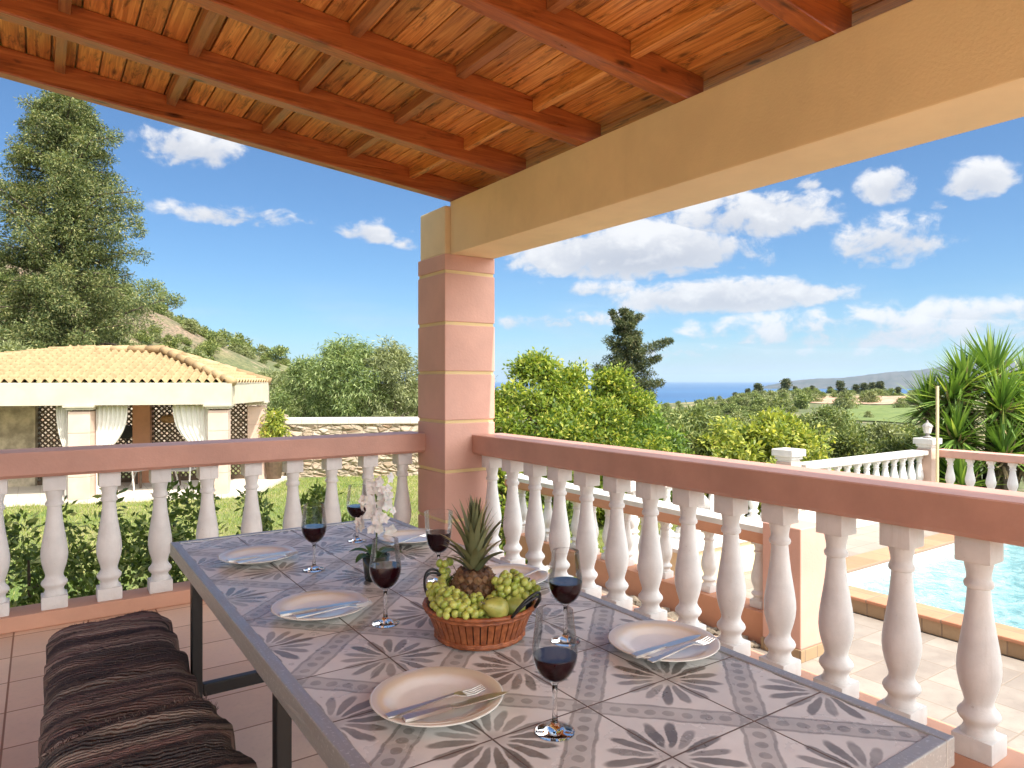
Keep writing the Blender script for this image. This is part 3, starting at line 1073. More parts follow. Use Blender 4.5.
# low block with white top, garden light and plant on the far side
bk = thing('low_wall', 'low beige wall with white top slab beyond the terrace balustrade', 'wall', (5.4, 4.85, DZ))
bm = B(); box(bm, -.2, 1.3, -.18, .2, 0, .33, .006); obj('wall_body', bm, M['ochre_light'], bk)
bm = B(); box(bm, -.23, 1.33, -.21, .23, .331, .375, .008); obj('top_slab', bm, M['white_plain'], bk)
gl = thing('garden_light', 'small white dome topped garden light on the low wall', 'garden light', (5.62, 4.85, DZ + .376))
bm = B(); lathe(bm, [(.05, 0), (.035, .02), (.03, .3), (.05, .33)], 14); obj('light_stem', bm, M['white_plain'], gl, True)
bm = B(); lathe(bm, [(.13, .331), (.135, .36), (.12, .42), (.08, .47), (.03, .49), (0, .495)], 18); obj('light_dome', bm, M['grey_fabric'], gl, True)

# rock bed
rng = random.Random(3)
m = paint('grey_brown_rocks', (0.30, 0.25, 0.19), .3, .9, .6, 6)
bm = B()
for k in range(420):
    blob(bm, (rng.uniform(3.55, 4.54), rng.uniform(3.3, 4.75), DZ + .015), rng.uniform(.025, .07), 1, (1, 1, .65), Matrix.Rotation(rng.uniform(0, 6), 3, 'Z'), .18)
tag(obj('gravel', bm, m), 'brown stones heaped along the foot of the terrace balustrade', 'stones', kind='stuff')

exec_vegetation = True


# ------------------------------------------------------------------ foliage builders
def leaves(P, D, Nn, Ln, Wd):
    """diamond leaves: base P, axis D, normal N"""
    P = np.asarray(P); D = D / np.linalg.norm(D, axis=1, keepdims=True)
    S = np.cross(D, Nn); S /= np.maximum(np.linalg.norm(S, axis=1, keepdims=True), 1e-6)
    Up = np.cross(S, D)
    Ln = Ln[:, None]; Wd = Wd[:, None]
    mid = P + D * Ln * .5 + Up * Ln * .06
    V = np.stack([P, mid + S * Wd * .5, P + D * Ln, mid - S * Wd * .5], 1).reshape(-1, 3)
    F = np.arange(len(V), dtype=np.int32).reshape(-1, 4)
    return V, F


def crown_mesh(name, clumps, per, ll, lw, seed=0, droop=0.0, shell=.55, up=.2):
    rng = np.random.RandomState(seed)
    allP, allD = [], []
    for (cx, cy, cz, rx, ry, rz) in clumps:
        n = max(6, int(per * rng.uniform(.75, 1.25)))
        d = rng.normal(size=(n, 3)); d /= np.linalg.norm(d, axis=1, keepdims=True)
        rad = shell + (1 - shell) * rng.rand(n) ** .6
        rad *= 1 + .18 * rng.normal(size=n)
        p = d * rad[:, None] * np.array([rx, ry, rz]) + np.array([cx, cy, cz])
        dd = d * .7 + rng.normal(size=(n, 3)) * .6 + np.array([0, 0, up - droop])
        allP.append(p); allD.append(dd)
    P = np.concatenate(allP); D = np.concatenate(allD)
    n = len(P)
    Nn = rng.normal(size=(n, 3)) + np.array([0, 0, .8])
    V, F = leaves(P, D, Nn, ll * rng.uniform(.6, 1.3, n), lw * rng.uniform(.7, 1.25, n))
    return mesh_np(name, V, F)


def clump_cloud(rng, n, R0, z0, z1, cr, prof=None, flat=.8):
    """clumps spread through a crown volume"""
    out = []
    for k in range(n):
        t = rng.random()
        z = z0 + (z1 - z0) * t
        rr = R0 * (prof(t) if prof else math.sqrt(max(0.05, 1 - (2 * t - .9) ** 2)))
        a = rng.uniform(0, 2 * math.pi)
        q = rr * (rng.random() ** .45)
        c = cr * rng.uniform(.6, 1.3)
        out.append((q * math.cos(a), q * math.sin(a), z, c, c, c * flat))
    return out


def limbs(bm, rng, base_r, h, n, reach, z0, up=.8):
    tube(bm, [(0, 0, -.2), (rng.uniform(-.04, .04) * h, rng.uniform(-.04, .04) * h, h * .5), (rng.uniform(-.06, .06) * h, rng.uniform(-.06, .06) * h, h)], [base_r, base_r * .7, base_r * .2], 8)
    for k in range(n):
        a = 2 * math.pi * k / n + rng.uniform(-.4, .4)
        zz = z0 + (h * .85 - z0) * rng.random()
        q = reach * rng.uniform(.5, 1.0)
        tube(bm, [(0, 0, zz), (q * .5 * math.cos(a), q * .5 * math.sin(a), zz + q * up * .35), (q * math.cos(a), q * math.sin(a), zz + q * up * .6)], [base_r * .45, base_r * .28, base_r * .08], 6)


def plant(name, label, cat, loc, crown, cm, trunk=None, group=None, rz=0.0, sc=1.0):
    t = thing(name, label, cat, loc, rz, group)
    t.scale = (sc, sc, sc)
    obj('crown', crown, cm, t)
    if trunk is not None: obj('trunk', trunk, M['bark'], t)
    return t


def zt(x, y): return float(terr(x, y))


# hedge shrubs behind the left balustrade
rngp = random.Random(11)
hedge_spots = [(-3.6, 5.35, .72, .40, 1.55, 'clipped green shrub at the far left end of the hedge'),
               (-2.3, 5.35, .74, .42, 1.6, 'broad green shrub left of the hedge gap'),
               (-1.05, 5.4, .72, .42, 1.62, 'leafy green shrub below the left end of the pink handrail'),
               (-.05, 5.4, .66, .42, 1.58, 'leafy shrub with dark hollow behind the leftmost balusters'),
               (.75, 5.45, .62, .40, 1.66, 'tall leafy shrub behind the bench end, twigs sticking up'),
               (1.45, 5.5, .58, .40, 1.55, 'dense green shrub behind the far left corner of the table'),
               (2.1, 5.75, .5, .36, 1.45, 'low rounded shrub at the right end of the hedge')]
for k, (x, y, rr, cr, h, lab) in enumerate(hedge_spots):
    rg = random.Random(20 + k)
    cl = clump_cloud(rg, 60, rr, .15, h - .15, .15, lambda t: .95 if t < .75 else 1.2 - t * .55)
    for q in range(5):
        a = rg.uniform(0, 6.28); q2 = rr * rg.random()
        cl.append((q2 * math.cos(a), q2 * math.sin(a), h + rg.uniform(-.1, .06), .055, .055, .15))
    me = crown_mesh('hedge_foliage', cl, 105, .058, .028, 30 + k)
    tb = B(); limbs(tb, rg, .03, h * .9, 6, rr * .8, .1)
    plant('hedge_shrub', lab, 'shrub', (x, y, -1.2), me, M['hedge'], tb, 'shrubs of the hedge along the veranda')

# grass blades over the visible lawn
rs = np.random.RandomState(5)
n = 60000
gx = rs.uniform(-1, 9.5, n); gy = rs.uniform(6.0, 17.5, n)
P = np.stack([gx, gy, terr(gx, gy) + .012], 1)
D = rs.normal(size=(n, 3)) * .35 + np.array([0, 0, 1.])
V, F = leaves(P, D, rs.normal(size=(n, 3)), rs.uniform(.03, .075, n), rs.uniform(.008, .014, n))
tag(obj('grass', mesh_np('grass', V, F), M['grass']), 'short sunlit grass of the lawn beyond the hedge', 'grass', kind='stuff')

# the big conifer on the left
def big_conifer(loc, H, R0, seed, label, prof, lean=0.0, nC=250, mname='conifer', per=120, cr=.62, ll=.30, lw=.13, name='conifer_tree', group=None, z0f=.03, extra=()):
    rg = random.Random(seed)
    cl = []
    tb = B()
    tube(tb, [(0, 0, -.5), (lean * H * .4, 0, H * .5), (lean * H, 0, H * .97)], [R0 * .085, R0 * .055, R0 * .01], 8)
    nb = nC // 4
    for k in range(nb):
        t = z0f + (1 - z0f) * (k + rg.random()) / nb
        z = H * t
        a = k * 2.399 + rg.uniform(-.5, .5)
        reach = R0 * prof(t) * rg.uniform(.6, 1.12)
        x0 = lean * H * t
        tip = (x0 + reach * math.cos(a), reach * math.sin(a), z + reach * rg.uniform(-.05, .30))
        if k % 2 == 0:
            tube(tb, [(x0, 0, z - .2), (x0 * .5 + tip[0] * .5, tip[1] * .5, z + reach * .02), tip], [R0 * .02, R0 * .014, R0 * .004], 5)
        for j in range(4):
            f = (.25 + .72 * (j + rg.random() * .8) / 4)
            c = cr * rg.uniform(.5, 1.1) * (1.15 - .35 * f) * (1.0 if t < .8 else .75)
            cl.append((x0 + (tip[0] - x0) * f + rg.uniform(-.2, .2) * cr, tip[1] * f + rg.uniform(-.2, .2) * cr, z + (tip[2] - z) * f - c * .15, c, c, c * .85))
    cl += list(extra)
    me = crown_mesh('conifer_foliage', cl, per, ll, lw, seed, droop=.35, shell=.35)
    return plant(name, label, 'conifer', loc, me, M[mname], tb, group)


pf = lambda t: np.interp(t, [0, .12, .3, .55, .75, .9, 1.0], [.92, 1.0, 1.0, .90, .72, .50, .18])
x, y = at(66, 34)
big_conifer((x, y, zt(x, y) - .3), 15.6 - zt(x, y), 4.3, 4, 'tall shaggy green conifer towering behind the pavilion', pf, nC=820, per=290, cr=.76, ll=.16, lw=.046)
x, y = at(-62, 33)
big_conifer((x, y, zt(x, y) - .3), 14.0 - zt(x, y), 3.6, 5, 'conifer cut off by the left edge of the picture', pf, nC=420, per=230, cr=.76, ll=.16, lw=.046)

# dark conifer by the sea view
x, y = at(628, 40)
pf2 = lambda t: np.interp(t, [0, .2, .45, .6, .8, .92, 1.0], [.5, .85, 1.0, .85, .6, .42, .2])
br = []
for (px0, py0, px1, py1, r0, r1, n_) in ((638, 352, 669, 341, .5, .22, 9), (634, 385, 660, 383, .5, .25, 6), (628, 325, 640, 316, .35, .2, 5), (616, 375, 598, 368, .5, .3, 5), (622, 330, 612, 312, .3, .16, 6), (640, 365, 658, 358, .4, .2, 5)):
    for q in range(n_):
        f = q / (n_ - 1)
        u_ = ((px0 + (px1 - px0) * f) - 628) / FPX * 40
        zz = hz(py0 + (py1 - py0) * f, 40) - zt(x, y)
        rr_ = r0 + (r1 - r0) * f
        br.append((u_ * UX, u_ * VX, zz, rr_, rr_, rr_ * .7))
big_conifer((x, y, zt(x, y)), hz(312, 40) - zt(x, y), 1.75, 9, 'dark lone cypress with a ragged side branch against the sea', pf2, nC=230, mname='darkconifer', per=190, cr=.4, ll=.16, lw=.05, lean=-.012, extra=br)

# olive / pepper trees beyond the stone wall
def bush_tree(px, s, H, R0, mname, seed, label, cat='tree', group=None, nC=70, per=150, cr=.4, ll=.12, lw=.03, z0=.12, droop=.3, name='olive_tree', prof=None, zoff=0.0, shell=.4):
    x, y = at(px, s)
    rg = random.Random(seed)
    cl = clump_cloud(rg, nC, R0, H * z0, H - cr * .6, cr, prof)
    me = crown_mesh('foliage', cl, per, ll, lw, seed, droop=droop, shell=shell)
    tb = B(); limbs(tb, rg, max(.05, R0 * .06), H * .8, 8, R0 * .75, H * .12)
    return plant(name, label, cat, (x, y, zt(x, y) + zoff), me, M[mname], tb, group)


bush_tree(305, 23.5, 3.35, 1.15, 'pepper', 40, 'grey green olive tree beside the pavilion corner, behind the stone wall', nC=60, per=220, ll=.16, lw=.032, droop=.8)
bush_tree(345, 22.5, 4.0, 1.25, 'pepper', 41, 'tallest feathery olive tree behind the stone wall, twigs hanging over it', nC=80, per=230, ll=.17, lw=.032, droop=.9, z0=.25)
bush_tree(392, 23.0, 3.85, 1.2, 'olive', 42, 'feathery olive tree behind the wall, nearest the pink column', nC=75, per=230, ll=.17, lw=.032, droop=.8)
bush_tree(270, 30, 3.2, 1.7, 'olive', 43, 'olive tree rising behind the pavilion roof end', nC=70, per=200, ll=.2, lw=.04)
bush_tree(225, 32, 3.2, 2.0, 'pepper', 44, 'wide olive tree behind the right half of the pavilion roof', nC=80, per=180, ll=.2, lw=.045)
bush_tree(165, 33, 3.4, 2.0, 'olive', 45, 'olive tree behind the ridge of the pavilion roof', nC=80, per=180, ll=.2, lw=.045)
bush_tree(8, 27, 4.4, 2.2, 'olive', 46, 'olive tree at the left edge, below the big conifer', nC=80, per=180, ll=.2, lw=.045)
bush_tree(445, 24.5, 3.9, 1.5, 'olive', 47, 'olive tree mostly hidden behind the pink column', nC=70, per=180, ll=.17, lw=.035)

# trees and bushes right of the column
bush_tree(535, 11.6, 2.95, 1.05, 'citrus', 50, 'bright yellow green citrus tree just right of the pink column', name='citrus_tree', nC=120, per=260, cr=.24, ll=.085, lw=.036, z0=.06, droop=.1)
bush_tree(610, 12.4, 2.75, .85, 'citrus', 51, 'bright citrus tree below the dark cypress', name='citrus_tree', nC=100, per=260, cr=.24, ll=.085, lw=.036, z0=.06, droop=.1)
bush_tree(572, 12.0, 2.8, .85, 'citrus', 49, 'citrus tree in the middle of the bright row, between two like it', name='citrus_tree', nC=100, per=260, cr=.24, ll=.085, lw=.036, z0=.06, droop=.1)
bush_tree(640, 13.5, 2.1, .8, 'brightbush', 52, 'vivid green low bush right of the citrus trees', 'bush', name='garden_bush', nC=50, per=170, cr=.24, ll=.11, lw=.04, z0=.06)
bush_tree(680, 14.5, 1.65, .95, 'scrub', 53, 'dark green bush between the vivid and the yellow green ones', 'bush', name='garden_bush', nC=55, per=170, cr=.26, ll=.11, lw=.045, z0=.06)
bush_tree(775, 12.6, 2.0, .98, 'yellowbush', 54, 'yellow green citrus bush behind the white capped pedestal', 'bush', name='garden_bush', nC=75, per=180, cr=.25, ll=.11, lw=.05, z0=.06, droop=.1)
bush_tree(728, 14.2, 1.7, .8, 'yellowbush', 55, 'pale yellow green bush left of the white capped pedestal', 'bush', name='garden_bush', nC=50, per=170, cr=.24, ll=.11, lw=.05, z0=.06)
bush_tree(850, 14.5, 1.45, .95, 'scrub', 56, 'low dark bush behind the middle of the far balustrade', 'bush', name='garden_bush', nC=50, per=170, cr=.25, ll=.1, lw=.04, z0=.06)
bush_tree(900, 13.6, 1.35, .85, 'scrub', 57, 'low green bush just left of the corner lantern', 'bush', name='garden_bush', nC=50, per=170, cr=.25, ll=.1, lw=.04, z0=.06)
bush_tree(500, 9.4, 1.75, .75, 'citrus', 58, 'low leafy bush seen between the balusters beside the column', 'bush', name='garden_bush', nC=50, per=150, cr=.22, ll=.085, lw=.04, z0=.04, zoff=.0)
bush_tree(540, 9.8, 1.5, .7, 'hedge', 59, 'dark leafy bush seen through the balusters, right of its lighter neighbour', 'bush', name='garden_bush', nC=50, per=150, cr=.22, ll=.085, lw=.04, z0=.04)
bush_tree(700, 22, 1.75, 1.6, 'greybush', 60, 'grey green olive left of the yellow bush, seen over its top', name='olive_tree', nC=60, per=150, cr=.4, ll=.16, lw=.04)
bush_tree(655, 24, 1.75, 1.5, 'greybush', 61, 'grey olive below the sea, right of the dark cypress', name='olive_tree', nC=60, per=150, cr=.4, ll=.16, lw=.04)
bush_tree(830, 27, 1.7, 1.0, 'greybush', 62, 'greyish olive standing alone left of the bright green field', name='olive_tree', nC=50, per=150, cr=.38, ll=.16, lw=.04)
bush_tree(612, 20, 2.2, 1.4, 'brightbush', 63, 'bright bush tucked under the dark cypress', 'bush', name='garden_bush', nC=50, per=150, cr=.35, ll=.14, lw=.04)

# field and hillside shrubs: three shared crowns
SH = []
for k, (mn, sd) in enumerate((('greybush', 70), ('scrub', 71), ('olive', 72))):
    rg = random.Random(sd)
    cl = clump_cloud(rg, 26, 1.0, .15, 1.5, .42)
    SH.append((crown_mesh('shrub_foliage_%d' % k, cl, 62, .26, .11, sd), M[mn]))


def shrub(name, label, cat, x, y, sc, kind, group, zsc=1.0):
    me, mm = SH[kind]
    if not me.materials: me.materials.append(mm)
    o = bpy.data.objects.new(name, me)
    link(o)
    o.location = (x, y, zt(x, y) - .1 * sc)
    o.scale = (sc, sc, sc * zsc)
    o.rotation_euler = (0, 0, random.uniform(0, 6.28))
    return tag(o, label, cat, group)


rg = random.Random(77)
cnt = 0
while cnt < 265:
    px = rg.uniform(615, 935)
    s = 28 * (330 / 28) ** (rg.random() ** (.8 if cnt < 150 else .25))
    if 805 < px < 940 and 60 < s < 235 and rg.random() < (.9 if s < 155 else .55): continue
    x, y = at(px, s)
    sc = rg.uniform(.8, 1.35) * (1.0 + s / 260.0)
    ylim = np.interp(px, [615, 660, 700, 750, 790, 940], [405, 400, 395, 388, 385, 385])
    if s < 75: ylim = max(ylim, rg.uniform(410, 430))
    elif s < 130: ylim = max(ylim, rg.uniform(400, 413))
    sc = min(sc, max(.35, (hz(ylim + rg.uniform(0, 6), s) - zt(x, y)) / 1.95))
    shrub('field_olive', 'rounded grey green olive bush dotted over the plain towards the sea', 'olive bush', x, y, sc, rg.choice((0, 0, 1, 2)), 'olive bushes over the plain', rg.uniform(.7, 1.0))
    cnt += 1
# hillside
cnt = 0
while cnt < 240:
    px = rg.uniform(-40, 420)
    s = rg.uniform(40, 98)
    x, y = at(px, s)
    shrub('hill_shrub', 'dusty green shrub on the rocky hillside behind the pavilion', 'shrub', x, y, rg.uniform(.4, 1.0), rg.choice((0, 1, 2, 2)), 'shrubs over the hillside', rg.uniform(.75, 1.0))
    cnt += 1
for k, (px, yy, sz) in enumerate(((180, 322, 1.25), (222, 326, 1.3), (240, 328, 1.35), (280, 338, 1.5), (160, 312, 1.1), (205, 326, 1.0), (262, 333, 1.0))):
    x, y = at(px, 94)
    shrub('skyline_shrub', ['round bush on the hill skyline nearest the big conifer', 'bright round bush, first of the pair on the hill skyline', 'second of the pair of round bushes on the hill skyline',
                            'wide bush low on the right shoulder of the hill', 'brown green bush on the hill beside the conifer branches', 'small bush left of the skyline pair', 'small bush right of the skyline pair'][k],
          'bush', x, y, sz, (1, 1, 1, 0, 0, 1, 2)[k], 'bushes on the hill skyline')
# scrubby pines on the skyline at the left of the hill
for k, (px, h) in enumerate(((150, 4.6), (168, 4.2))):
    x, y = at(px, 92)
    rg2 = random.Random(90 + k)
    cl = [(rg2.uniform(-1.6, 1.6), rg2.uniform(-1, 1), h * rg2.uniform(.62, 1), .7, .7, .45) for _ in range(22)]
    me = crown_mesh('pine_foliage', cl, 70, .3, .12, 90 + k)
    tb = B(); limbs(tb, rg2, .14, h * .9, 5, 1.4, h * .45)
    plant('hill_pine', ['small flat topped pine on the hill crest by the conifer', 'leaning flat topped pine on the hill crest, right of its twin'][k], 'pine', (x, y, zt(x, y)), me, M['scrub'], tb, 'pines on the hill crest')
# dark trees on the ridge before the sea
SHD = crown_mesh('ridge_tree_foliage', clump_cloud(random.Random(5), 30, .8, .25, 2.5, .42, lambda t: 1.05 - .7 * t), 60, .34, .15, 5)
SHD.materials.append(M['darkconifer'])
for k, (px, s, sc) in enumerate(((758, 300, 2.2), (786, 290, 2.3), (748, 310, 1.5), (812, 300, 1.3), (840, 285, 2.0), (864, 280, 1.7), (872, 285, 1.8), (880, 280, 1.9), (856, 290, 1.6), (795, 300, 1.2), (830, 300, 1.2), (735, 305, 1.2), (898, 260, 1.3), (662, 190, 1.7), (672, 195, 1.1))):
    x, y = at(px, s)
    o = bpy.data.objects.new('ridge_tree', SHD); link(o)
    o.location = (x, y, zt(x, y) - .3); o.scale = (sc * 1.2, sc * 1.2, sc); o.rotation_euler = (0, 0, k * 1.3)
    tag(o, 'dark tree on the low ridge in front of the sea', 'tree', 'dark trees along the ridge')


# ------------------------------------------------------------------ yuccas
def rosette_bm(nb, L, W, seed, droop=.35):
    rg = random.Random(seed)
    V, F = [], []
    for k in range(nb):
        a = k * 2.399 + rg.uniform(-.2, .2)
        e = math.radians(rg.uniform(-35, 85)) if k > nb * .2 else math.radians(rg.uniform(50, 88))
        l = L * rg.uniform(.75, 1.1)
        w = W * rg.uniform(.8, 1.2)
        dh = Vector((math.cos(a), math.sin(a), 0)); side = Vector((-math.sin(a), math.cos(a), 0))
        pts = []
        p = Vector((0, 0, 0)); ang = e
        ns = 5
        for i in range(ns + 1):
            f = i / ns
            ww = w * (.55 + 1.2 * f if f < .35 else .97 * (1 - f) / .65 + .02)
            pts.append((p.copy(), ww))
            d = dh * math.cos(ang) + Vector((0, 0, math.sin(ang)))
            p = p + d * (l / ns)
            ang -= droop * .11 * rg.uniform(.5, 1.4)
        b0 = len(V)
        for q, ww in pts:
            V.append(q + side * ww * .5 + Vector((0, 0, ww * .18))); V.append(q - Vector((0, 0, ww * .1))); V.append(q - side * ww * .5 + Vector((0, 0, ww * .18)))
        for i in range(ns):
            o = b0 + i * 3
            F.append((o, o + 1, o + 4, o + 3)); F.append((o + 1, o + 2, o + 5, o + 4))
    me = mesh_np('rosette', [tuple(v) for v in V], F)
    return me


ROS = [rosette_bm(130, .85, .062, s) for s in (1, 2, 3)]
for r_ in ROS: r_.materials.append(M['yucca'])
dead = rosette_bm(40, .6, .05, 8, 1.5)
m = paint('dead_yucca_leaves', (0.33, 0.24, 0.13), .2, .9, .2, 10)
dead.materials.append(m)


def yucca(label, x, y, heads):
    t = thing('yucca_plant', label, 'yucca', (x, y, -1.2), 0, 'yuccas behind the corner balustrade')
    for k, (dx, dy, h, sc) in enumerate(heads):
        bm = B(); tube(bm, [(dx * .25, dy * .25, 0), (dx * .7, dy * .7, h * .5), (dx, dy, h)], [.13, .10, .08], 8)
        obj('trunk', bm, M['bark'], t)
        o = bpy.data.objects.new('leaf_rosette', ROS[k % 3]); link(o, t)
        o.location = (dx, dy, h); o.scale = (sc,) * 3; o.rotation_euler = (random.uniform(-.2, .2), random.uniform(-.2, .2), k * 1.1)
        o = bpy.data.objects.new('dead_skirt', dead); link(o, t)
        o.location = (dx, dy, h - .08); o.scale = (sc, sc, sc); o.rotation_euler = (R(180), 0, k)
    return t


cx, cy = at(985, 12.6)
ux, uy = UX, VX  # picture-right in world
yucca('largest spiky yucca, its upper heads against the sky at the right edge', cx, cy,
      [(.15 * ux, .15 * uy, 2.55, 1.15), (-.62 * ux, -.62 * uy, 2.15, 1.0), (.75 * ux, .75 * uy, 2.35, 1.05), (-.05 * ux - .3, -.05 * uy - .4, 2.0, 1.0), (.35 * ux - .3, .35 * uy - .4, 1.3, 1.0), (-.35 * ux, -.35 * uy, 2.45, .95), (.55 * ux - .2, .55 * uy - .3, 1.8, 1.05), (-.75 * ux - .2, -.75 * uy - .3, 1.5, 1.0)])
cx, cy = at(945, 12.9)
yucca('yucca leaning over the corner post and lantern', cx, cy, [(-.3 * ux, -.3 * uy, 2.0, .9), (.2 * ux, .2 * uy, 1.5, 1.0), (.0, .2, 1.0, .9), (-.1 * ux - .2, -.1 * uy - .3, .75, .9)])
cx, cy = at(1015, 11.9)
yucca('lower yucca pressed against the pink railed balustrade', cx, cy, [(-.2 * ux, -.2 * uy, 1.25, .95), (.5 * ux, .5 * uy, 1.7, 1.0), (-.9 * ux, -.9 * uy, .7, .9), (1.0 * ux, 1.0 * uy, .9, 1.0)])
for k, (px, s, h) in enumerate(((987, 12.1, 2.35), (1021, 12.0, 2.55))):
    pass

# ------------------------------------------------------------------ stone wall and pavilion
m, g, bs = mat('rubble_stone')
co = g.coord('Object')
wv = g.mapping(co, (1, 1, 1.6))
vo = g.voronoi(wv, 4.5)
ve = g.voronoi(wv, 4.5, 'DISTANCE_TO_EDGE')
wn = g.node('ShaderNodeTexWhiteNoise'); g.L.new(vo.outputs['Color'], wn.inputs['Vector'])
n = g.noise(co, 12, 5, .65)
col = g.ramp(wn.outputs['Value'], [(0, (.30, .21, .14)), (.35, (.42, .33, .24)), (.7, (.50, .42, .33)), (1, (.36, .23, .15))])
col = g.mix(g.mul(g.smooth(n, .35, .7), .35), col, (.34, .27, .2))
mort = g.smooth(ve.outputs['Distance'], .035, .085, 1.0, 0.0)
col = g.mix(mort, col, (.36, .29, .21))
g.L.new(col, bs.inputs['Base Color'])
sset(bs, Roughness=.9)
g.L.new(g.bump(g.add(g.smooth(ve.outputs['Distance'], .0, .2), g.mul(n, .3)), .9, .05), bs.inputs['Normal'])
M['stone'] = m
wx0, wy0 = at(286, 18.0); wx1, wy1 = at(520, 18.6)
Lw = math.hypot(wx1 - wx0, wy1 - wy0); aw = math.atan2(wy1 - wy0, wx1 - wx0)
sw = thing('stone_wall', 'rubble stone garden wall with pale capping beyond the lawn', 'wall', (wx0, wy0, -1.25), aw)
bm = B()
rg = random.Random(6)
box(bm, 0, Lw, 0, .45, 0, 1.44)
bmesh.ops.subdivide_edges(bm, edges=bm.edges, cuts=24, use_grid_fill=True)
for v in bm.verts:
    if .01 < v.co.z < 1.43: v.co.y += rg.uniform(-.03, .03)
obj('stonework', bm, M['stone'], sw)
bm = B(); box(bm, -.03, Lw, -.03, .48, 1.441, 1.60, .02); obj('capping', bm, M['pav_floor'], sw)
bm = B()
box(bm, -.5, -.002, 0.05, .6, 0, 1.3, .05)
for k in range(60):
    blob(bm, (rg.uniform(-.55, .02), rg.uniform(0.0, .5), rg.uniform(1.1, 1.75) - .35 * rg.random()), rg.uniform(.08, .16), 1, (1, 1, .75), None, .2)
obj('rough_end', bm, M['stone'], sw)

bx0, by0 = at(-40, 21.5); bx1, by1 = at(262, 21.0)
sw2 = thing('stone_wall', 'rubble stone wall glimpsed through the pavilion lattice', 'wall', (bx0, by0, -1.3), math.atan2(by1 - by0, bx1 - bx0))
bm = B(); box(bm, 0, math.hypot(bx1 - bx0, by1 - by0), 0, .4, 0, 2.1, .02); obj('stonework', bm, M['stone'], sw2)
PVZ = -1.2
Lc = Vector((*at(82.5, 14.35), 0)); Rc = Vector((*at(219.5, 15.0), 0)); Bc = Vector((*at(257, 17.3), 0))
Fc = Lc + (Lc - Rc) * 2.0
Dc = Bc + (Fc - Rc) * 1.0
cen = (Lc + Bc + Fc) / 3
pv_ = thing('garden_pavilion', 'open garden pavilion with cream fascia, tiled hip roof and pink columns', 'pavilion', (0, 0, PVZ))


def up(v, z): return Vector((v.x, v.y, z - PVZ))


def wall_piece(bm, a, b, th, z0, z1):
    d = (b - a); d.z = 0; L = d.length; d.normalize(); nrm = Vector((-d.y, d.x, 0)) * th / 2
    poly = [(a - nrm), (b - nrm), (b + nrm), (a + nrm)]
    prism(bm, [(p.x, p.y) for p in poly], z0 - PVZ, z1 - PVZ)


# slab
outer = [Fc, Rc, Bc, Dc]


def offset(poly, c, k):
    return [p + (p - c).normalized() * k for p in poly]


cc = (Fc + Rc + Bc + Dc) / 4
bm = B(); prism(bm, [(p.x, p.y) for p in offset(outer, cc, .75)], 0.0, .10); obj('floor_slab', bm, M['pav_floor'], pv_)
ang = math.atan2((Rc - Lc).y, (Rc - Lc).x)
for c in (Fc, Lc, Rc, Bc, Dc):
    bm = B()
    T_ = Matrix.Translation((c.x, c.y, 0)) @ Matrix.Rotation(ang, 4, 'Z')
    z = .1
    while z < 1.9:
        z1 = min(z + .45, 1.93)
        box(bm, -.2, .2, -.2, .2, z + .005, z1 - .005, .008, T_)
        box(bm, -.19, .19, -.19, .19, z - .006, z + .006, 0, T_)
        z = z1
    co_ = obj('column', bm, M['pale_pink'], pv_)
    bm = B()
    box(bm, -.24, .24, -.24, .24, 1.93, 1.975, .006, T_); box(bm, -.28, .28, -.28, .28, 1.976, 2.02, .006, T_)
    obj('capital', bm, M['cream'], co_)
# fascia
FB, FT = .822, 1.27
fo = offset(outer, cc, .13)
bm = B()
for i in range(4):
    a, b = fo[i], fo[(i + 1) % 4]
    d = (b - a).normalized()
    wall_piece(bm, a - d * .149 if i % 2 == 0 else a + d * .151, b + d * .149 if i % 2 == 0 else b - d * .151, .3, FB, FT)
obj('fascia', bm, M['cream'], pv_)
# ceiling board inside
bm = B(); prism(bm, [(p.x, p.y) for p in offset(outer, cc, -.1)], FB + .08 - PVZ, FB + .12 - PVZ); obj('soffit', bm, M['cream'], pv_)
# tiled hip roof
eo = offset(outer, cc, .28)
r1 = Vector((*at(75, 17.0), 0)); r2 = Vector((*at(162, 16.9), 0))
ZR1 = hz(350.5, 16.95); ZE = 1.285
m, g, bs = mat('pale_clay_roof_tiles')
co = g.coord('Object')
n = g.noise(co, 5, 5, .65); n2 = g.noise(co, .9, 3, .6)
ii = g.island()
col = g.mix(g.smooth(g.add(g.mul(n, .6), g.mul(ii, .4)), .3, .7), (.25, .165, .08), (.40, .285, .15))
col = g.mix(g.mul(g.smooth(n2, .55, .75), .4), col, (.27, .14, .07))
g.L.new(col, bs.inputs['Base Color']); sset(bs, Roughness=.85)
g.L.new(g.bump(n, .3, .01), bs.inputs['Normal'])
M['rooftile'] = m


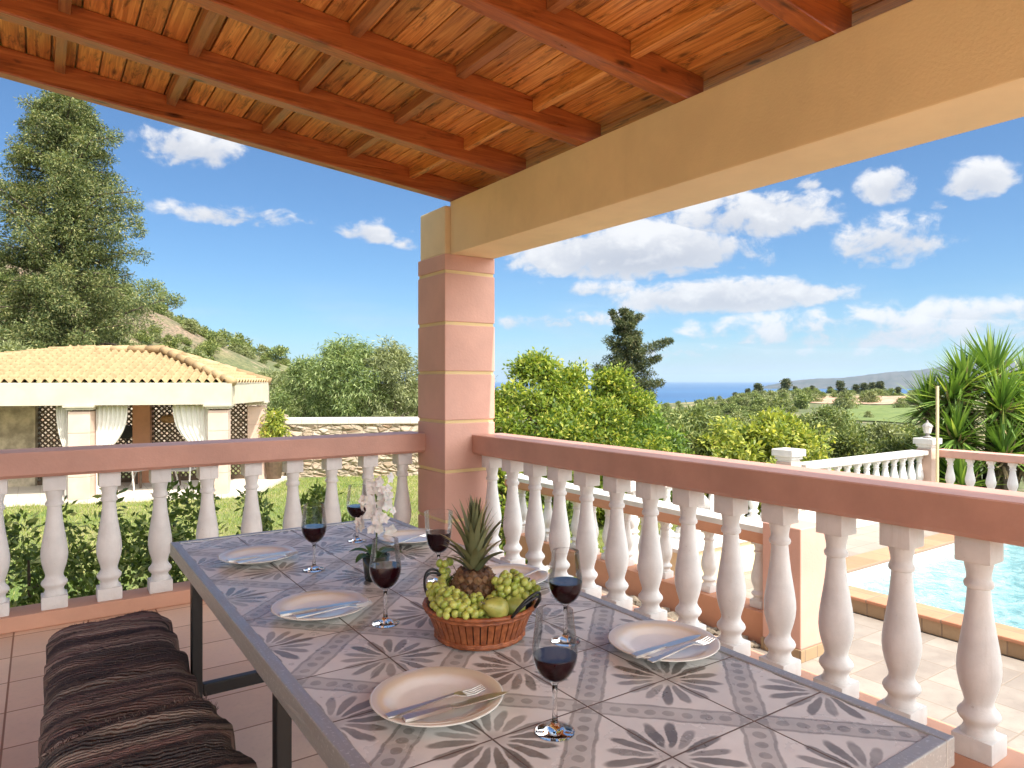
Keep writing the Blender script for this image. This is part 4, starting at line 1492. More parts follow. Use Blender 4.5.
def roof_face(bm, e0, e1, t0, t1, tile=.18, rows=.26):
    """corrugated clay tiles on the plane e0-e1 (eave) to t0-t1 (ridge)"""
    E0, E1, T0, T1 = (up(e0, ZE), up(e1, ZE), up(t0, ZR1), up(t1, ZR1))
    ex = (E1 - E0); L = ex.length; ex.normalize()
    mid = ((T0 + T1) / 2 - (E0 + E1) / 2)
    nrm = ex.cross(mid).normalized()
    if nrm.z < 0: nrm = -nrm
    upv = nrm.cross(ex).normalized()
    if upv.z < 0: upv = -upv
    Hs = upv.dot(T0 - E0)
    xa = ex.dot(T0 - E0); xb = ex.dot(T1 - E0)
    nx = int(L / tile * 8); ny = int(Hs / rows) + 1
    rws = []
    for j in range(ny):
        for part in (0, 1):
            v = min((j + part) * rows, Hs)
            f = v / Hs
            lo = xa * f; hi = L + (xb - L) * f
            row = []
            for i in range(nx + 1):
                xx = L * i / nx
                xc = min(max(xx, lo), hi)
                hgt = .046 * math.sin(2 * math.pi * xc / tile) + (.038 if part == 0 else .0)
                p = E0 + ex * xc + upv * v + nrm * hgt
                row.append(bm.verts.new(p))
            rws.append(row)
    for a, b in zip(rws[:-1], rws[1:]):
        for i in range(nx):
            q = (a[i], a[i + 1], b[i + 1], b[i])
            if (a[i].co - a[i + 1].co).length < 1e-6 and (b[i].co - b[i + 1].co).length < 1e-6: continue
            bm.faces.new(q)


rf = None
bm = B()
roof_face(bm, eo[0], eo[1], r1, r2); roof_face(bm, eo[1], eo[2], r2, r2); roof_face(bm, eo[2], eo[3], r2, r1); roof_face(bm, eo[3], eo[0], r1, r1)
bmesh.ops.remove_doubles(bm, verts=bm.verts, dist=1e-5)
rf = obj('roof', bm, M['rooftile'], pv_, recalc=False, smooth=True)
bm = B()
prism(bm, [(p.x, p.y) for p in offset(outer, cc, .3)], ZE - .075 - PVZ + .06, ZE - PVZ + .0)
obj('eave_board', bm, M['cream'], pv_)
bm = B()
for a, b, za, zb_ in ((r1, r2, ZR1, ZR1), (r2, eo[1], ZR1, ZE), (r2, eo[2], ZR1, ZE), (r1, eo[0], ZR1, ZE), (r1, eo[3], ZR1, ZE)):
    A_, B_ = up(a, za + .03), up(b, zb_ + .03)
    nn = max(3, int((B_ - A_).length / .38))
    for i in range(nn):
        p, q = A_.lerp(B_, i / nn), A_.lerp(B_, (i + 1.12) / nn)
        tube(bm, [p, q], [.085, .1], 8)
obj('ridge_tiles', bm, M['rooftile'], pv_, smooth=True)
# back: lattice panels, salmon pillars, rough stone panel
bw0, bw1 = at(-60, 17.4), at(250, 17.45)
bw0 = Dc.copy(); bw1 = Bc.copy()


def on_back(px):
    """point of the back line at measured column px"""
    t = (px - 512) / FPX
    d = Vector((t * UX + UY, t * VX + VY, 0))
    e = bw1 - bw0
    k = (bw0.x * e.y - bw0.y * e.x) / (d.x * e.y - d.y * e.x)
    return d * k


def lattice(a, b, z0, z1, m, parent, gap=.085, w=.036):
    bm = B()
    d = (b - a); L = d.length; d.normalize(); nr = Vector((-d.y, d.x, 0))
    Hh = z1 - z0

    def clipseg(c, s):
        # line x - s*z = c inside the rectangle
        pts = []
        for zz in (0, Hh):
            xx = c + s * zz
            if 0 <= xx <= L: pts.append((xx, zz))
        for xx in (0, L):
            zz = (xx - c) / s
            if 0 < zz < Hh: pts.append((xx, zz))
        return pts[:2] if len(pts) >= 2 else None
    for s, off in ((1, 0.0), (-1, .018)):
        c = -Hh if s == 1 else 0
        while c < L + Hh:
            sg = clipseg(c, s)
            if sg and (Vector(sg[0]) - Vector(sg[1])).length > .05:
                p, q = [a + d * u_ + nr * off + Vector((0, 0, z0 + v_ - PVZ)) for u_, v_ in sg]
                ax = (q - p).normalized(); sd = ax.cross(nr) * w / 2; th = nr * .008
                vs = [bm.verts.new(P_) for P_ in (p + sd - th, p - sd - th, q - sd - th, q + sd - th, p + sd + th, p - sd + th, q - sd + th, q + sd + th)]
                for f in ((0, 1, 2, 3), (7, 6, 5, 4), (0, 4, 5, 1), (1, 5, 6, 2), (2, 6, 7, 3), (3, 7, 4, 0)):
                    bm.faces.new([vs[i] for i in f])
            c += gap * 1.414
    return obj('lattice_panel', bm, m, parent)


for a, b in ((38, 88), (88, 135), (152, 203), (203, 248)):
    lattice(on_back(a), on_back(b), -1.0, .86, M['brown_wood'], pv_)
bm = B(); wall_piece(bm, on_back(135), on_back(152), .4, -1.1, .9); obj('back_pillar', bm, M['salmon'], pv_)
bm = B(); wall_piece(bm, on_back(-60), on_back(38), .3, -1.1, .9); obj('stone_panel', bm, paint('beige_textured_wall', (.46, .39, .28), .2, .9, .6, 4, stain=(.3, .25, .18), grain=14), pv_)
bm = B(); wall_piece(bm, on_back(-60), on_back(250), .06, .8, .9); wall_piece(bm, on_back(38), on_back(250), .06, -1.1, -1.0); obj('lattice_rail', bm, M['brown_wood'], pv_)


# curtains gathered to the columns
def curtain(label, a, b, tie, z_top, z_tie, z_bot=-1.05):
    a = Vector((a.x, a.y, 0)); b = Vector((b.x, b.y, 0)); tie = Vector((tie.x, tie.y, 0))
    nu, nv = 40, 26
    V = []
    d = (b - a).normalized(); nr = Vector((-d.y, d.x, 0))
    for j in range(nv + 1):
        f = j / nv
        z = z_top + (z_bot - z_top) * f
        zf = (z_top - z) / (z_top - z_tie)
        k = min(1, zf) ** 2.6 if zf <= 1 else max(.75, 1 - (zf - 1) * .5)
        for i in range(nu + 1):
            u_ = i / nu
            top = a.lerp(b, u_)
            p = top.lerp(tie + d * (u_ - .5) * .12, k)
            amp = .035 * (1 - .6 * k)
            p = p + nr * (amp * math.sin(u_ * 2 * math.pi * 7 + f * 2))
            V.append((p.x, p.y, z))
    F = [(j * (nu + 1) + i, j * (nu + 1) + i + 1, (j + 1) * (nu + 1) + i + 1, (j + 1) * (nu + 1) + i) for j in range(nv) for i in range(nu)]
    o = obj('curtain', mesh_np('curtain', V, F), M['cloth'], smooth=True)
    return tag(o, label, 'curtain', 'curtains tied to the pavilion columns')


dx = (Rc - Lc).normalized(); dy = Vector((-dx.y, dx.x, 0))
curtain('white curtain right of the middle pavilion column, swept back to it', Lc + dx * .22 + dy * .1, Lc + dx * .82 + dy * .1, Lc + dx * .27 + dy * .1, .80, -.25)
curtain('narrow white curtain left of the middle pavilion column', Lc - dx * .52 + dy * .1, Lc - dx * .22 + dy * .1, Lc - dx * .25 + dy * .1, .80, -.25)
curtain('white curtain sweeping down to the corner column of the pavilion', Rc - dx * .95 + dy * .1, Rc - dx * .2 + dy * .1, Rc - dx * .2 + dy * .1, .80, -.3)

# wall lamp, fan, chairs
p = on_back(171.5) - dy * .2
wl = obj('wicker_lampshade', lathe(B(), [(0.05, .10), (.16, .08), (.2, 0), (.16, -.08), (.05, -.10)], 20), M['wicker'], smooth=True)
wl.location = (p.x, p.y, hz(418.5, 16.8)); wl.rotation_euler = (0, 0, 0)
tag(wl, 'round wicker lampshade hanging before the pavilion lattice', 'lampshade')
bm = B()
tube(bm, [(0, 0, .0), (0, 0, hz(404, 16.8) - hz(418.5, 16.8))], .008, 6)
obj('lamp_cord', bm, M['black'], wl)
p = on_back(127.5) - dy * .12
fn = thing('wall_fan', 'black round fan on the lattice left of the salmon pillar', 'fan', (p.x, p.y, hz(431.5, 16.6)), ang)
bm = B(); lathe(bm, [(.16, -.04), (.165, 0), (.16, .04)], 24); bmesh.ops.rotate(bm, verts=bm.verts, matrix=Matrix.Rotation(R(90), 3, 'X')); obj('fan_cage', bm, M['black'], fn)
bm = B()
tube(bm, [(0, .05, 0), (0, .1, -.3)], .02, 6); obj('fan_arm', bm, M['black'], fn)


def chair_thing(label, px, s, rz):
    x, y = at(px, s)
    t = thing('garden_chair', label, 'chair', (x, y, PVZ + .1), rz, 'chairs under the pavilion')
    bm = B(); box(bm, -.25, .25, -.24, .24, .40, .44, .015); obj('seat', bm, M['grey_fabric'], t)
    bm = B(); box(bm, -.25, .25, -.02, .02, .0, .5, .015, Matrix.Translation((0, .25, .45)) @ Matrix.Rotation(R(-14), 4, 'X')); obj('backrest', bm, M['grey_fabric'], t)
    for sx in (-1, 1):
        bm = B(); tube(bm, [(sx * .27, -.27, 0), (sx * .27, -.22, .42), (sx * .27, -.2, .64), (sx * .27, .3, .66)], .018, 8); obj('front_leg', bm, M['white_plain'], t)
        bm = B(); tube(bm, [(sx * .27, .36, 0), (sx * .27, .15, .45), (sx * .27, .34, .95)], .018, 8); obj('rear_leg', bm, M['white_plain'], t)
    return t


chair_thing('grey sling chair with pale frame under the pavilion, left one', 134, 15.6, R(40))
chair_thing('grey sling chair with pale frame under the pavilion, beside the corner column', 183, 15.7, R(-35))
pt = thing('pavilion_table', 'dark low table between the two pavilion chairs', 'table', (*at(158, 16.2), PVZ + .1))
bm = B(); box(bm, -.45, .45, -.45, .45, .66, .70, .008); obj('tabletop', bm, M['brown_wood'], pt)
for sx in (-1, 1):
    for sy in (-1, 1):
        bm = B(); box(bm, sx * .4 - .025, sx * .4 + .025, sy * .4 - .025, sy * .4 + .025, 0, .659); obj('leg', bm, M['brown_wood'], pt)

# yellowish plant in front of the stone wall end
x, y = at(274, 17.2)
rg = random.Random(61)
me = crown_mesh('trailing_leaves', clump_cloud(rg, 26, .26, .75, 1.75, .15), 60, .14, .035, 61, droop=.8)
t = thing('potted_plant', 'yellow green trailing plant in a dark pot at the end of the stone wall', 'potted plant', (x, y, -1.2))
obj('foliage', me, M['yellowbush'], t)
bm = B(); lathe(bm, [(.16, 0), (.22, .5), (.24, .78), (.21, .78), (.19, .6)], 16); obj('pot', bm, M['brown_wood'], t)

#TABLE#
# ------------------------------------------------------------------ dining table
TX0, TX1, TY0, TY1, TZ = .405, 1.297, .555, 2.885, .72
tb_ = thing('dining_table', 'long table topped with grey flower painted tiles in a brushed metal frame', 'table', (.85, .785, 0))
ox, oy = .85, .785
bm = B()
FW = .028
box(bm, TX0 - ox + FW, TX1 - ox - FW, TY0 - oy + FW, TY1 - oy - FW, TZ - .03, TZ - .0025)
obj('tiled_top', bm, M['table_tile'], tb_)
bm = B()
box(bm, TX0 - ox, TX0 - ox + FW, TY0 - oy, TY1 - oy, TZ - .05, TZ, .0025)
box(bm, TX1 - ox - FW, TX1 - ox, TY0 - oy, TY1 - oy, TZ - .05, TZ, .0025)
box(bm, TX0 - ox + FW + .0005, TX1 - ox - FW - .0005, TY0 - oy, TY0 - oy + FW, TZ - .05, TZ, .0025)
box(bm, TX0 - ox + FW + .0005, TX1 - ox - FW - .0005, TY1 - oy - FW, TY1 - oy, TZ - .05, TZ, .0025)
obj('frame', bm, M['steel'], tb_)
for ly in (2.48, 1.50, .62):
    for lx in (TX0 + .022, TX1 - .022):
        bm = B(); box(bm, lx - .0165 - ox, lx + .0165 - ox, ly - .0165 - oy, ly + .0165 - oy, 0, TZ - .051, .003); obj('leg', bm, M['black'], tb_)
    bm = B(); box(bm, TX0 + .042 - ox, TX1 - .042 - ox, ly - .015 - oy, ly + .015 - oy, .285, .325, .003)
    if ly != 1.50: obj('stretcher', bm, M['black'], tb_)

# ------------------------------------------------------------------ bench and rag rugs
BX0, BX1, BY0, BY1 = .03, .372, -.4, 2.95
bn = thing('bench', 'long low bench beside the table, hidden under rag rugs', 'bench', (.19, 1.3, 0))
bm = B(); box(bm, BX0 + .02 - .19, BX1 - .02 - .19, BY0 - 1.3, BY1 - .02 - 1.3, .36, .405, .01); obj('seat', bm, M['brown_wood'], bn)
for yy in (BY0 + .12, BY1 - .12):
    for xx in (BX0 + .05, BX1 - .05):
        bm = B(); box(bm, xx - .02 - .19, xx + .02 - .19, yy - .02 - 1.3, yy + .02 - 1.3, 0, .359); obj('leg', bm, M['black'], bn)


def rug_mat(seed, tone):
    m, g, bs = mat('rag_rug_%s' % ('reddish' if seed else 'brown'))
    co = g.coord('Object')
    x, y, z = g.xyz(co)
    wob = g.mul(g.sub(g.noise(co, 4, 3, .5), .5), .035)
    yy = g.add(y, wob)
    st = g.noise(g.comb(g.mul(x, .12), g.mul(yy, 1.0), float(seed)), 24, 5, .8)
    fine = g.noise(g.comb(g.mul(x, 14.0), g.mul(yy, 120.0), 0.0), 1.0, 3, .6)
    col = g.ramp(st, [(.24, (.016, .018, .026)), (.38, (.055, .040, .034)), (.50, (.13, .088, .066)), (.60, (.20, .105, .090)), (.74, (.26, .20, .155))])
    row = g.node('ShaderNodeTexWhiteNoise', noise_dimensions='1D')
    g.put(row.inputs['W'], g.m('FLOOR', g.mul(g.add(yy, 3.0 + seed * 7.3), 82.0)))
    rc_ = g.ramp(row.outputs['Value'], [(0.0, (.020, .022, .032)), (.18, (.045, .036, .034)), (.4, (.12, .085, .066)), (.6, (.21, .115, .10)), (.8, (.16, .125, .095)), (1.0, (.34, .28, .22))])
    col = g.mix(.6, col, rc_)
    bandm = g.smooth(g.noise(g.comb(0.0, g.mul(y, 1.0), float(seed) + .5), 7, 2, .5), .52, .60)
    col = g.mix(g.mul(bandm, .75), col, (.022, .024, .032))
    col = g.mix(1.0, col, tone, 'MULTIPLY')
    grey_ = g.node('ShaderNodeHueSaturation'); grey_.inputs['Saturation'].default_value = .72; g.put(grey_.inputs['Color'], col); col = grey_.outputs[0]
    spk = g.noise(co, 130, 2, .7)
    col = g.mix(g.mul(g.smooth(spk, .58, .72), .55), col, (.34, .27, .20))
    g.L.new(col, bs.inputs['Base Color'])
    sset(bs, Roughness=.95)
    bs.inputs['Specular IOR Level'].default_value = .15
    rows = g.m('SINE', g.mul(yy, 620.0))
    g.L.new(g.bump(g.add(g.add(fine, g.mul(spk, .9)), g.mul(rows, .35)), 1.0, .008), bs.inputs['Normal'])
    return m


def rug(label, y0, y1, zbase, seed, tone, drop_l, drop_r, folds, extra=0.0):
    rs = np.random.RandomState(seed)
    nx, ny = 56, int((y1 - y0) * 70)
    w = BX1 - BX0 + extra * 2
    # cross-section arc-length coordinate
    tot = drop_l + w + drop_r
    V = []
    for j in range(ny + 1):
        y = y0 + (y1 - y0) * j / ny
        fold = sum(h * math.exp(-((y - c) / wd) ** 2) for c, h, wd in folds)
        ridge_ = .0028 * math.sin(y * 47 + 1.7 * math.sin(y * 9)) + .0022 * math.sin(y * 113 + 2.0 * math.sin(y * 21))
        shear = .02 * math.sin(y * 5.1 + seed) + .012 * math.sin(y * 13.7)
        for i in range(nx + 1):
            a = tot * i / nx
            xx = BX0 - extra; z = zbase
            u = (a - drop_l) / w
            if a < drop_l:
                k = drop_l - a
                xx = BX0 - extra - .010 + k * .04 + .006 * math.sin(y * 60 + k * 20); z = zbase - k
            elif a > drop_l + w:
                k = a - drop_l - w
                xx = BX1 + extra + .012 + k * .12 + .012 * math.sin(y * 31 + seed); z = zbase - k
            else:
                xx = BX0 - extra + u * w
                z = zbase + .020 * (1 - (2 * u - 1) ** 8) + fold * (1 - .4 * abs(2 * u - 1))
            yy = y + .05 * fold / .03 * (u - .5) * .4 + .055 * (u - .5) + .01 * math.sin(xx * 31 + y * 8)
            edge = 1 - min(1, abs(2 * min(max(u, 0), 1) - 1)) ** 8
            V.append((xx + shear * .35, yy, z + ridge_ * (.5 + .5 * edge) + rs.normal(0, .0012)))
    F = [(j * (nx + 1) + i, j * (nx + 1) + i + 1, (j + 1) * (nx + 1) + i + 1, (j + 1) * (nx + 1) + i) for j in range(ny) for i in range(nx)]
    me = mesh_np('rag_rug', V, F)
    o = obj('rag_rug', me, rug_mat(seed, tone), smooth=True)
    sol = o.modifiers.new('thickness', 'SOLIDIFY'); sol.thickness = .008; sol.offset = 1
    # frayed ends and selvedges
    fr = []
    Vn = np.array(V).reshape(ny + 1, nx + 1, 3)
    Ps, Ds, Ls = [], [], []
    for i in range(nx):
        for q in range(20 if seed else 5):
            f = rs.rand()
            p = Vn[ny, i] * (1 - f) + Vn[ny, i + 1] * f
            Ps.append(p + [0, 0, .003]); Ds.append([rs.normal(0, .5), 1.0, rs.normal(.1, .5) - (.5 if i < 8 or i > nx - 9 else 0)]); Ls.append(rs.uniform(.010, .036) * (1 if seed else .5))
    for j in range(ny):
        for q in range(3):
            f = rs.rand()
            for ii_, sg in ((0, -1), (nx, 1)):
                p = Vn[j, ii_] * (1 - f) + Vn[j + 1, ii_] * f
                Ps.append(p); Ds.append([sg * rs.rand() * .5, rs.normal(0, .5), -1.0]); Ls.append(rs.uniform(.004, .013))
        if j % 7 == 0:
            for q in range(1):
                ii_ = rs.randint(4, nx - 4)
                Ps.append(Vn[j, ii_] + [0, 0, .006]); Ds.append([rs.normal(), rs.normal(0, .6), .5 + rs.rand() * .4]); Ls.append(rs.uniform(.004, .011))
    n = len(Ps)
    V2, F2 = leaves(np.array(Ps), np.array(Ds, float), rs.normal(size=(n, 3)), np.array(Ls), rs.uniform(.0015, .0035, n))
    f_ = obj('fringe', mesh_np('fringe', V2, F2), o.data.materials[0], o)
    return tag(o, label, 'rug', 'rag rugs over the bench')


rug('dark striped rag rug over the far end of the bench', 1.75, 2.965, .418, 0, (1.6, 1.5, 1.5), .14, .10,
    [(2.36, .022, .03), (2.62, .012, .03), (2.5, .010, .02), (2.83, .010, .03), (2.12, .016, .03)])
rug('browner rag rug overlapping its neighbour at the near end of the bench', -.4, 1.985, .440, 1, (1.6, 1.52, 1.4), .16, .13,
    [(1.955, .018, .035), (1.75, .010, .03), (1.5, .012, .04)], .012)

# ------------------------------------------------------------------ crockery, cutlery, glasses
PL = [(0, 0.004), (.055, .004), (.060, .0), (.066, .0), (.078, .006), (.098, .015), (.1235, .0215), (.125, .0235), (.1225, .0245), (.097, .0185), (.079, .0105), (.070, .0085), (0, .0085)]
me_plate = bpy.data.meshes.new('plate')
bm = B(); lathe(bm, PL, 64, closed=True); bmesh.ops.recalc_face_normals(bm, faces=bm.faces); bm.to_mesh(me_plate); bm.free()
me_plate.polygons.foreach_set('use_smooth', [True] * len(me_plate.polygons)); me_plate.materials.append(M['plate'])
plates = [(.612, 2.434, 'cream plate at the far left corner of the table'), (.612, 1.795, 'cream plate in the middle of the bench side'),
          (.617, 1.156, 'cream plate nearest the camera, left of the front wine glass'), (1.172, 1.11, 'cream plate on the pool side, nearest the pool'),
          (1.165, 2.40, 'plate at the far end beside the pink column'), (1.172, 1.745, 'plate half hidden behind the fruit basket')]
for x, y, lab in plates:
    o = bpy.data.objects.new('plate', me_plate); link(o); o.location = (x, y, TZ - .002)
    tag(o, lab, 'plate', 'plates set on the table')


def pathbar(bm, secs):
    """flat bar through sections (y, halfwidth, z, halfthick)"""
    rings = []
    for (y, w, z, t) in secs:
        rings.append([bm.verts.new(c) for c in ((-w, y, z - t), (w, y, z - t), (w, y, z + t), (-w, y, z + t))])
    for a, b in zip(rings[:-1], rings[1:]):
        for i in range(4):
            j = (i + 1) % 4
            bm.faces.new((a[i], a[j], b[j], b[i]))
    bm.faces.new(list(reversed(rings[0]))); bm.faces.new(rings[-1])


def fork_mesh():
    bm = B()
    pathbar(bm, [(0, .0075, 0, .0012), (.01, .0085, 0, .0014), (.06, .005, .002, .0016), (.11, .0032, .005, .0016), (.13, .0035, .006, .0014), (.142, .010, .004, .001), (.152, .0118, .002, .0009)])
    for k in range(4):
        xx = -.0102 + .0068 * k
        tube(bm, [(xx, .151, .0022), (xx, .17, .0015), (xx * .95, .192, .006)], [.0017, .0016, .0008], 6)
    me = bpy.data.meshes.new('fork'); bmesh.ops.recalc_face_normals(bm, faces=bm.faces); bm.to_mesh(me); bm.free()
    me.materials.append(M['cutlery']); return me


def knife_meshes():
    bm = B(); pathbar(bm, [(0, .008, 0, .0025), (.012, .0095, 0, .003), (.06, .007, 0, .003), (.088, .0055, 0, .0028)])
    h = bpy.data.meshes.new('knife_handle'); bmesh.ops.recalc_face_normals(bm, faces=bm.faces); bm.to_mesh(h); bm.free(); h.materials.append(M['cutlery'])
    bm = B(); pathbar(bm, [(.0885, .0055, 0, .0014), (.10, .009, 0, .001), (.17, .0095, 0, .0008), (.195, .005, 0, .0006), (.205, .0012, 0, .0004)])
    b = bpy.data.meshes.new('knife_blade'); bmesh.ops.recalc_face_normals(bm, faces=bm.faces); bm.to_mesh(b); bm.free(); b.materials.append(M['cutlery'])
    return h, b


FORK = fork_mesh(); KH, KB = knife_meshes()


def zpt(px, py, z):
    s = (CAM_H - z) / ((py - 380.6) / FPX)
    x, y = at(px, s)
    return Vector((x, y, z))


def lay(kind, p0, p1, lab, grp, tilt=0.02):
    a = zpt(*p0, TZ + .0245); b = zpt(*p1, TZ + .0245)
    d = b - a
    rz = math.atan2(d.y, d.x) - math.pi / 2
    if kind == 'fork':
        o = bpy.data.objects.new('fork', FORK); link(o)
    else:
        o = thing('knife', None, None)
        for nm, mm in (('handle', KH), ('blade', KB)):
            c = bpy.data.objects.new(nm, mm); link(c, o)
    o.location = a; o.rotation_euler = (tilt, 0, rz)
    return tag(o, lab, kind, grp)


lay('knife', (228, 561), (292, 552.5), 'knife lying across the far left plate', 'knives on the plates')
lay('fork', (238, 563), (295, 555), 'fork lying across the far left plate', 'forks on the plates')
lay('knife', (280, 614.5), (356, 603.5), 'knife across the middle plate of the bench side', 'knives on the plates')
lay('fork', (296, 617), (362, 607), 'fork across the middle plate of the bench side', 'forks on the plates')
lay('fork', (387, 716), (487, 690), 'fork resting across the plate nearest the camera', 'forks on the plates', .012)
lay('knife', (404, 719), (492, 697), 'knife beside the fork on the plate nearest the camera', 'knives on the plates', .012)
lay('knife', (634, 656), (700, 637), 'knife on the pool side plate', 'knives on the plates')
lay('fork', (650, 661), (704, 644), 'fork on the pool side plate', 'forks on the plates')
lay('fork', (390, 545), (428, 536), 'fork on the far plate by the column', 'forks on the plates')
lay('fork', (508, 582), (540, 572), 'fork on the plate behind the fruit basket', 'forks on the plates')


def glass_mesh(name, prof_out, th, z_foot):
    """solid stem and foot; thin blown bowl in a second material slot"""
    stem = [(r, z) for r, z in prof_out if z < z_foot]
    bowl = [(r, z) for r, z in prof_out if z >= z_foot - .007]
    bm = B()
    lathe(bm, [(0, 0)] + stem + [(0, stem[-1][1] + .001)], 40, closed=True)
    bmesh.ops.recalc_face_normals(bm, faces=bm.faces)
    n0 = len(bm.faces)
    # smooth the bowl profile
    P = [Vector((r, z)) for r, z in bowl]
    fine = []
    for k in range(len(P) - 1):
        p0, p1, p2, p3 = P[max(k - 1, 0)], P[k], P[k + 1], P[min(k + 2, len(P) - 1)]
        for q in range(4):
            t = q / 4
            fine.append(.5 * ((2 * p1) + (p2 - p0) * t + (2 * p0 - 5 * p1 + 4 * p2 - p3) * t * t + (3 * p1 - p0 - 3 * p2 + p3) * t ** 3))
    fine.append(P[-1])
    bowl = [(max(p.x, 0), p.y) for p in fine]
    lathe(bm, bowl + [(bowl[-1][0] - th * .5, bowl[-1][1] + .0006), (bowl[-1][0] - th, bowl[-1][1])], 48, closed=True)
    bm.faces.ensure_lookup_table()
    for f in bm.faces[n0:]: f.material_index = 1
    me = bpy.data.meshes.new(name); bm.to_mesh(me); bm.free()
    me.polygons.foreach_set('use_smooth', [True] * len(me.polygons)); me.materials.append(M['glass']); me.materials.append(M['bowl'])
    inner = [(max(r - th, 0), z + .0008) for r, z in bowl if z >= z_foot]
    inner[0] = (0, inner[0][1])
    return me, inner


def wine_mesh(name, inner, level):
    pts = []
    for (r, z) in inner:
        if z <= level: pts.append((max(r - .0003, 0), z + .0003))
        else:
            r0, z0 = pts[-1]
            f = (level - z0) / (z - z0)
            pts.append((r0 + (r - r0) * f, level)); break
    pts.append((0, level))
    bm = B(); lathe(bm, pts, 48, closed=True)
    bmesh.ops.recalc_face_normals(bm, faces=bm.faces)
    me = bpy.data.meshes.new(name); bm.to_mesh(me); bm.free()
    me.polygons.foreach_set('use_smooth', [len(p.vertices) == 4 for p in me.polygons]); me.materials.append(M['wine'])
    return me


FOOT = [(0, 0), (.034, 0), (.0352, .0012), (.034, .0024), (.022, .0055), (.010, .0095), (.0052, .018), (.0042, .035), (.0042, .065), (.0050, .080)]
TULIP = FOOT + [(.0085, .087), (.019, .0935), (.029, .104), (.0365, .119), (.0395, .134), (.0395, .147), (.0375, .165), (.0345, .188), (.032, .212)]
UBOWL = FOOT + [(.0085, .087), (.018, .092), (.027, .101), (.0335, .114), (.037, .130), (.0395, .150), (.0415, .175), (.043, .20), (.0435, .212)]
GM1, IN1 = glass_mesh('tulip_glass', TULIP, .0013, .086)
GM2, IN2 = glass_mesh('goblet_glass', UBOWL, .0013, .086)
WM1 = wine_mesh('wine_tulip', IN1, .141)
WM3 = wine_mesh('wine_tulip_low', IN1, .134)
WM4 = wine_mesh('wine_tulip_high', IN1, .147)
WM2 = wine_mesh('wine_goblet', IN2, .150)
for k, (x, y, lab) in enumerate([(.733, 2.215, 'wine glass beside the far left plate'), (.72, 1.625, 'wine glass in front of the orchid pot'),
                                 (.742, .957, 'wine glass at the front, between the near plates'), (1.02, 1.275, 'wine glass right of the fruit basket'),
                                 (1.005, 1.874, 'wider rimmed wine glass behind the pineapple'), (1.0, 2.52, 'farthest wine glass, behind the white orchid')]):
    t = thing('wine_glass', lab, 'wine glass', (x, y, TZ - .002), k * .7, 'red wine glasses on the table')
    obj('glass', GM2 if k == 4 else GM1, None, t)
    obj('wine', (WM1, WM4, WM3, WM1, WM2, WM3)[k], None, t)

# ------------------------------------------------------------------ fruit basket
bx, by = .872, 1.417
m, g, bs = mat('red_brown_basket_weave')
co = g.coord('Object')
n = g.noise(co, 60, 4, .6)
g.L.new(g.mix(g.smooth(n, .3, .7), (.20, .052, .018), (.40, .125, .042)), bs.inputs['Base Color']); sset(bs, Roughness=.45)
M['basket'] = m
bk = thing('fruit_basket', 'round red brown wicker basket with black wire handles holding fruit', 'basket', (bx, by, TZ - .002))
bm = B()
NS = 46
for k in range(NS):
    a = 2 * math.pi * k / NS
    da = 2 * math.pi / NS * .42
    for r0, z0, r1, z1 in ((.103, .008, .117, .045), (.117, .045, .130, .078)):
        vs = []
        for r_, z_ in ((r0, z0), (r1, z1)):
            for s_ in (-1, 1):
                vs.append(bm.verts.new((r_ * math.cos(a + s_ * da), r_ * math.sin(a + s_ * da), z_)))
        for r_, z_ in ((r0 - .005, z0), (r1 - .005, z1)):
            for s_ in (-1, 1):
                vs.append(bm.verts.new((r_ * math.cos(a + s_ * da), r_ * math.sin(a + s_ * da), z_)))
        for f in ((0, 1, 3, 2), (4, 6, 7, 5), (0, 2, 6, 4), (1, 5, 7, 3)):
            bm.faces.new([vs[i] for i in f])
obj('staves', bm, M['basket'], bk)


def ring(bm, r, z, rad, wob=0.0, n=72, freq=23):
    pts = [(r * math.cos(2 * math.pi * i / n) * (1 + wob * math.sin(freq * 2 * math.pi * i / n)), r * math.sin(2 * math.pi * i / n) * (1 + wob * math.sin(freq * 2 * math.pi * i / n)), z + wob * .05 * math.cos(freq * 2 * math.pi * i / n)) for i in range(n + 1)]
    tube(bm, pts, rad, 6, cap=False)


bm = B()
for dz, ph in ((0, 0), (.004, 1)):
    ring(bm, .1045, .010 + dz, .0042, .02); ring(bm, .1275, .070 + dz, .0036, .015)
obj('woven_band', bm, M['basket'], bk, True)
bm = B(); ring(bm, .1315, .081, .0055, .012, 96, 37); obj('rim', bm, M['basket'], bk, True)
bm = B(); lathe(bm, [(0, .003), (.103, .003), (.104, .009), (0, .009)], 32, closed=True); obj('bottom', bm, M['basket'], bk)
bm = B(); lathe(bm, [(.0965, .0095), (.110, .045), (.124, .077), (.123, .077), (.109, .045), (.0955, .0095)], 40, closed=True); obj('lining', bm, M['black'], bk)
for sgn in (-1, 1):
    bm = B()
    for off in (0, .009):
        pts = []
        for i in range(15):
            f = i / 14
            aa_ = math.pi * f
            base = Vector((sgn * .129 * (UX * .80 - UY * .60), sgn * .129 * (VX * .80 - VY * .60), .082)); tang = Vector((-base.y, base.x, 0)).normalized(); outw = Vector((base.x, base.y, 0)).normalized()
            pts.append(base + tang * (-.045 * math.cos(aa_)) + Vector((0, 0, (.050 - off) * math.sin(aa_))) + outw * (.034 * math.sin(aa_)))
        tube(bm, pts, .0034, 6)
    obj('handle', bm, M['black'], bk, True)

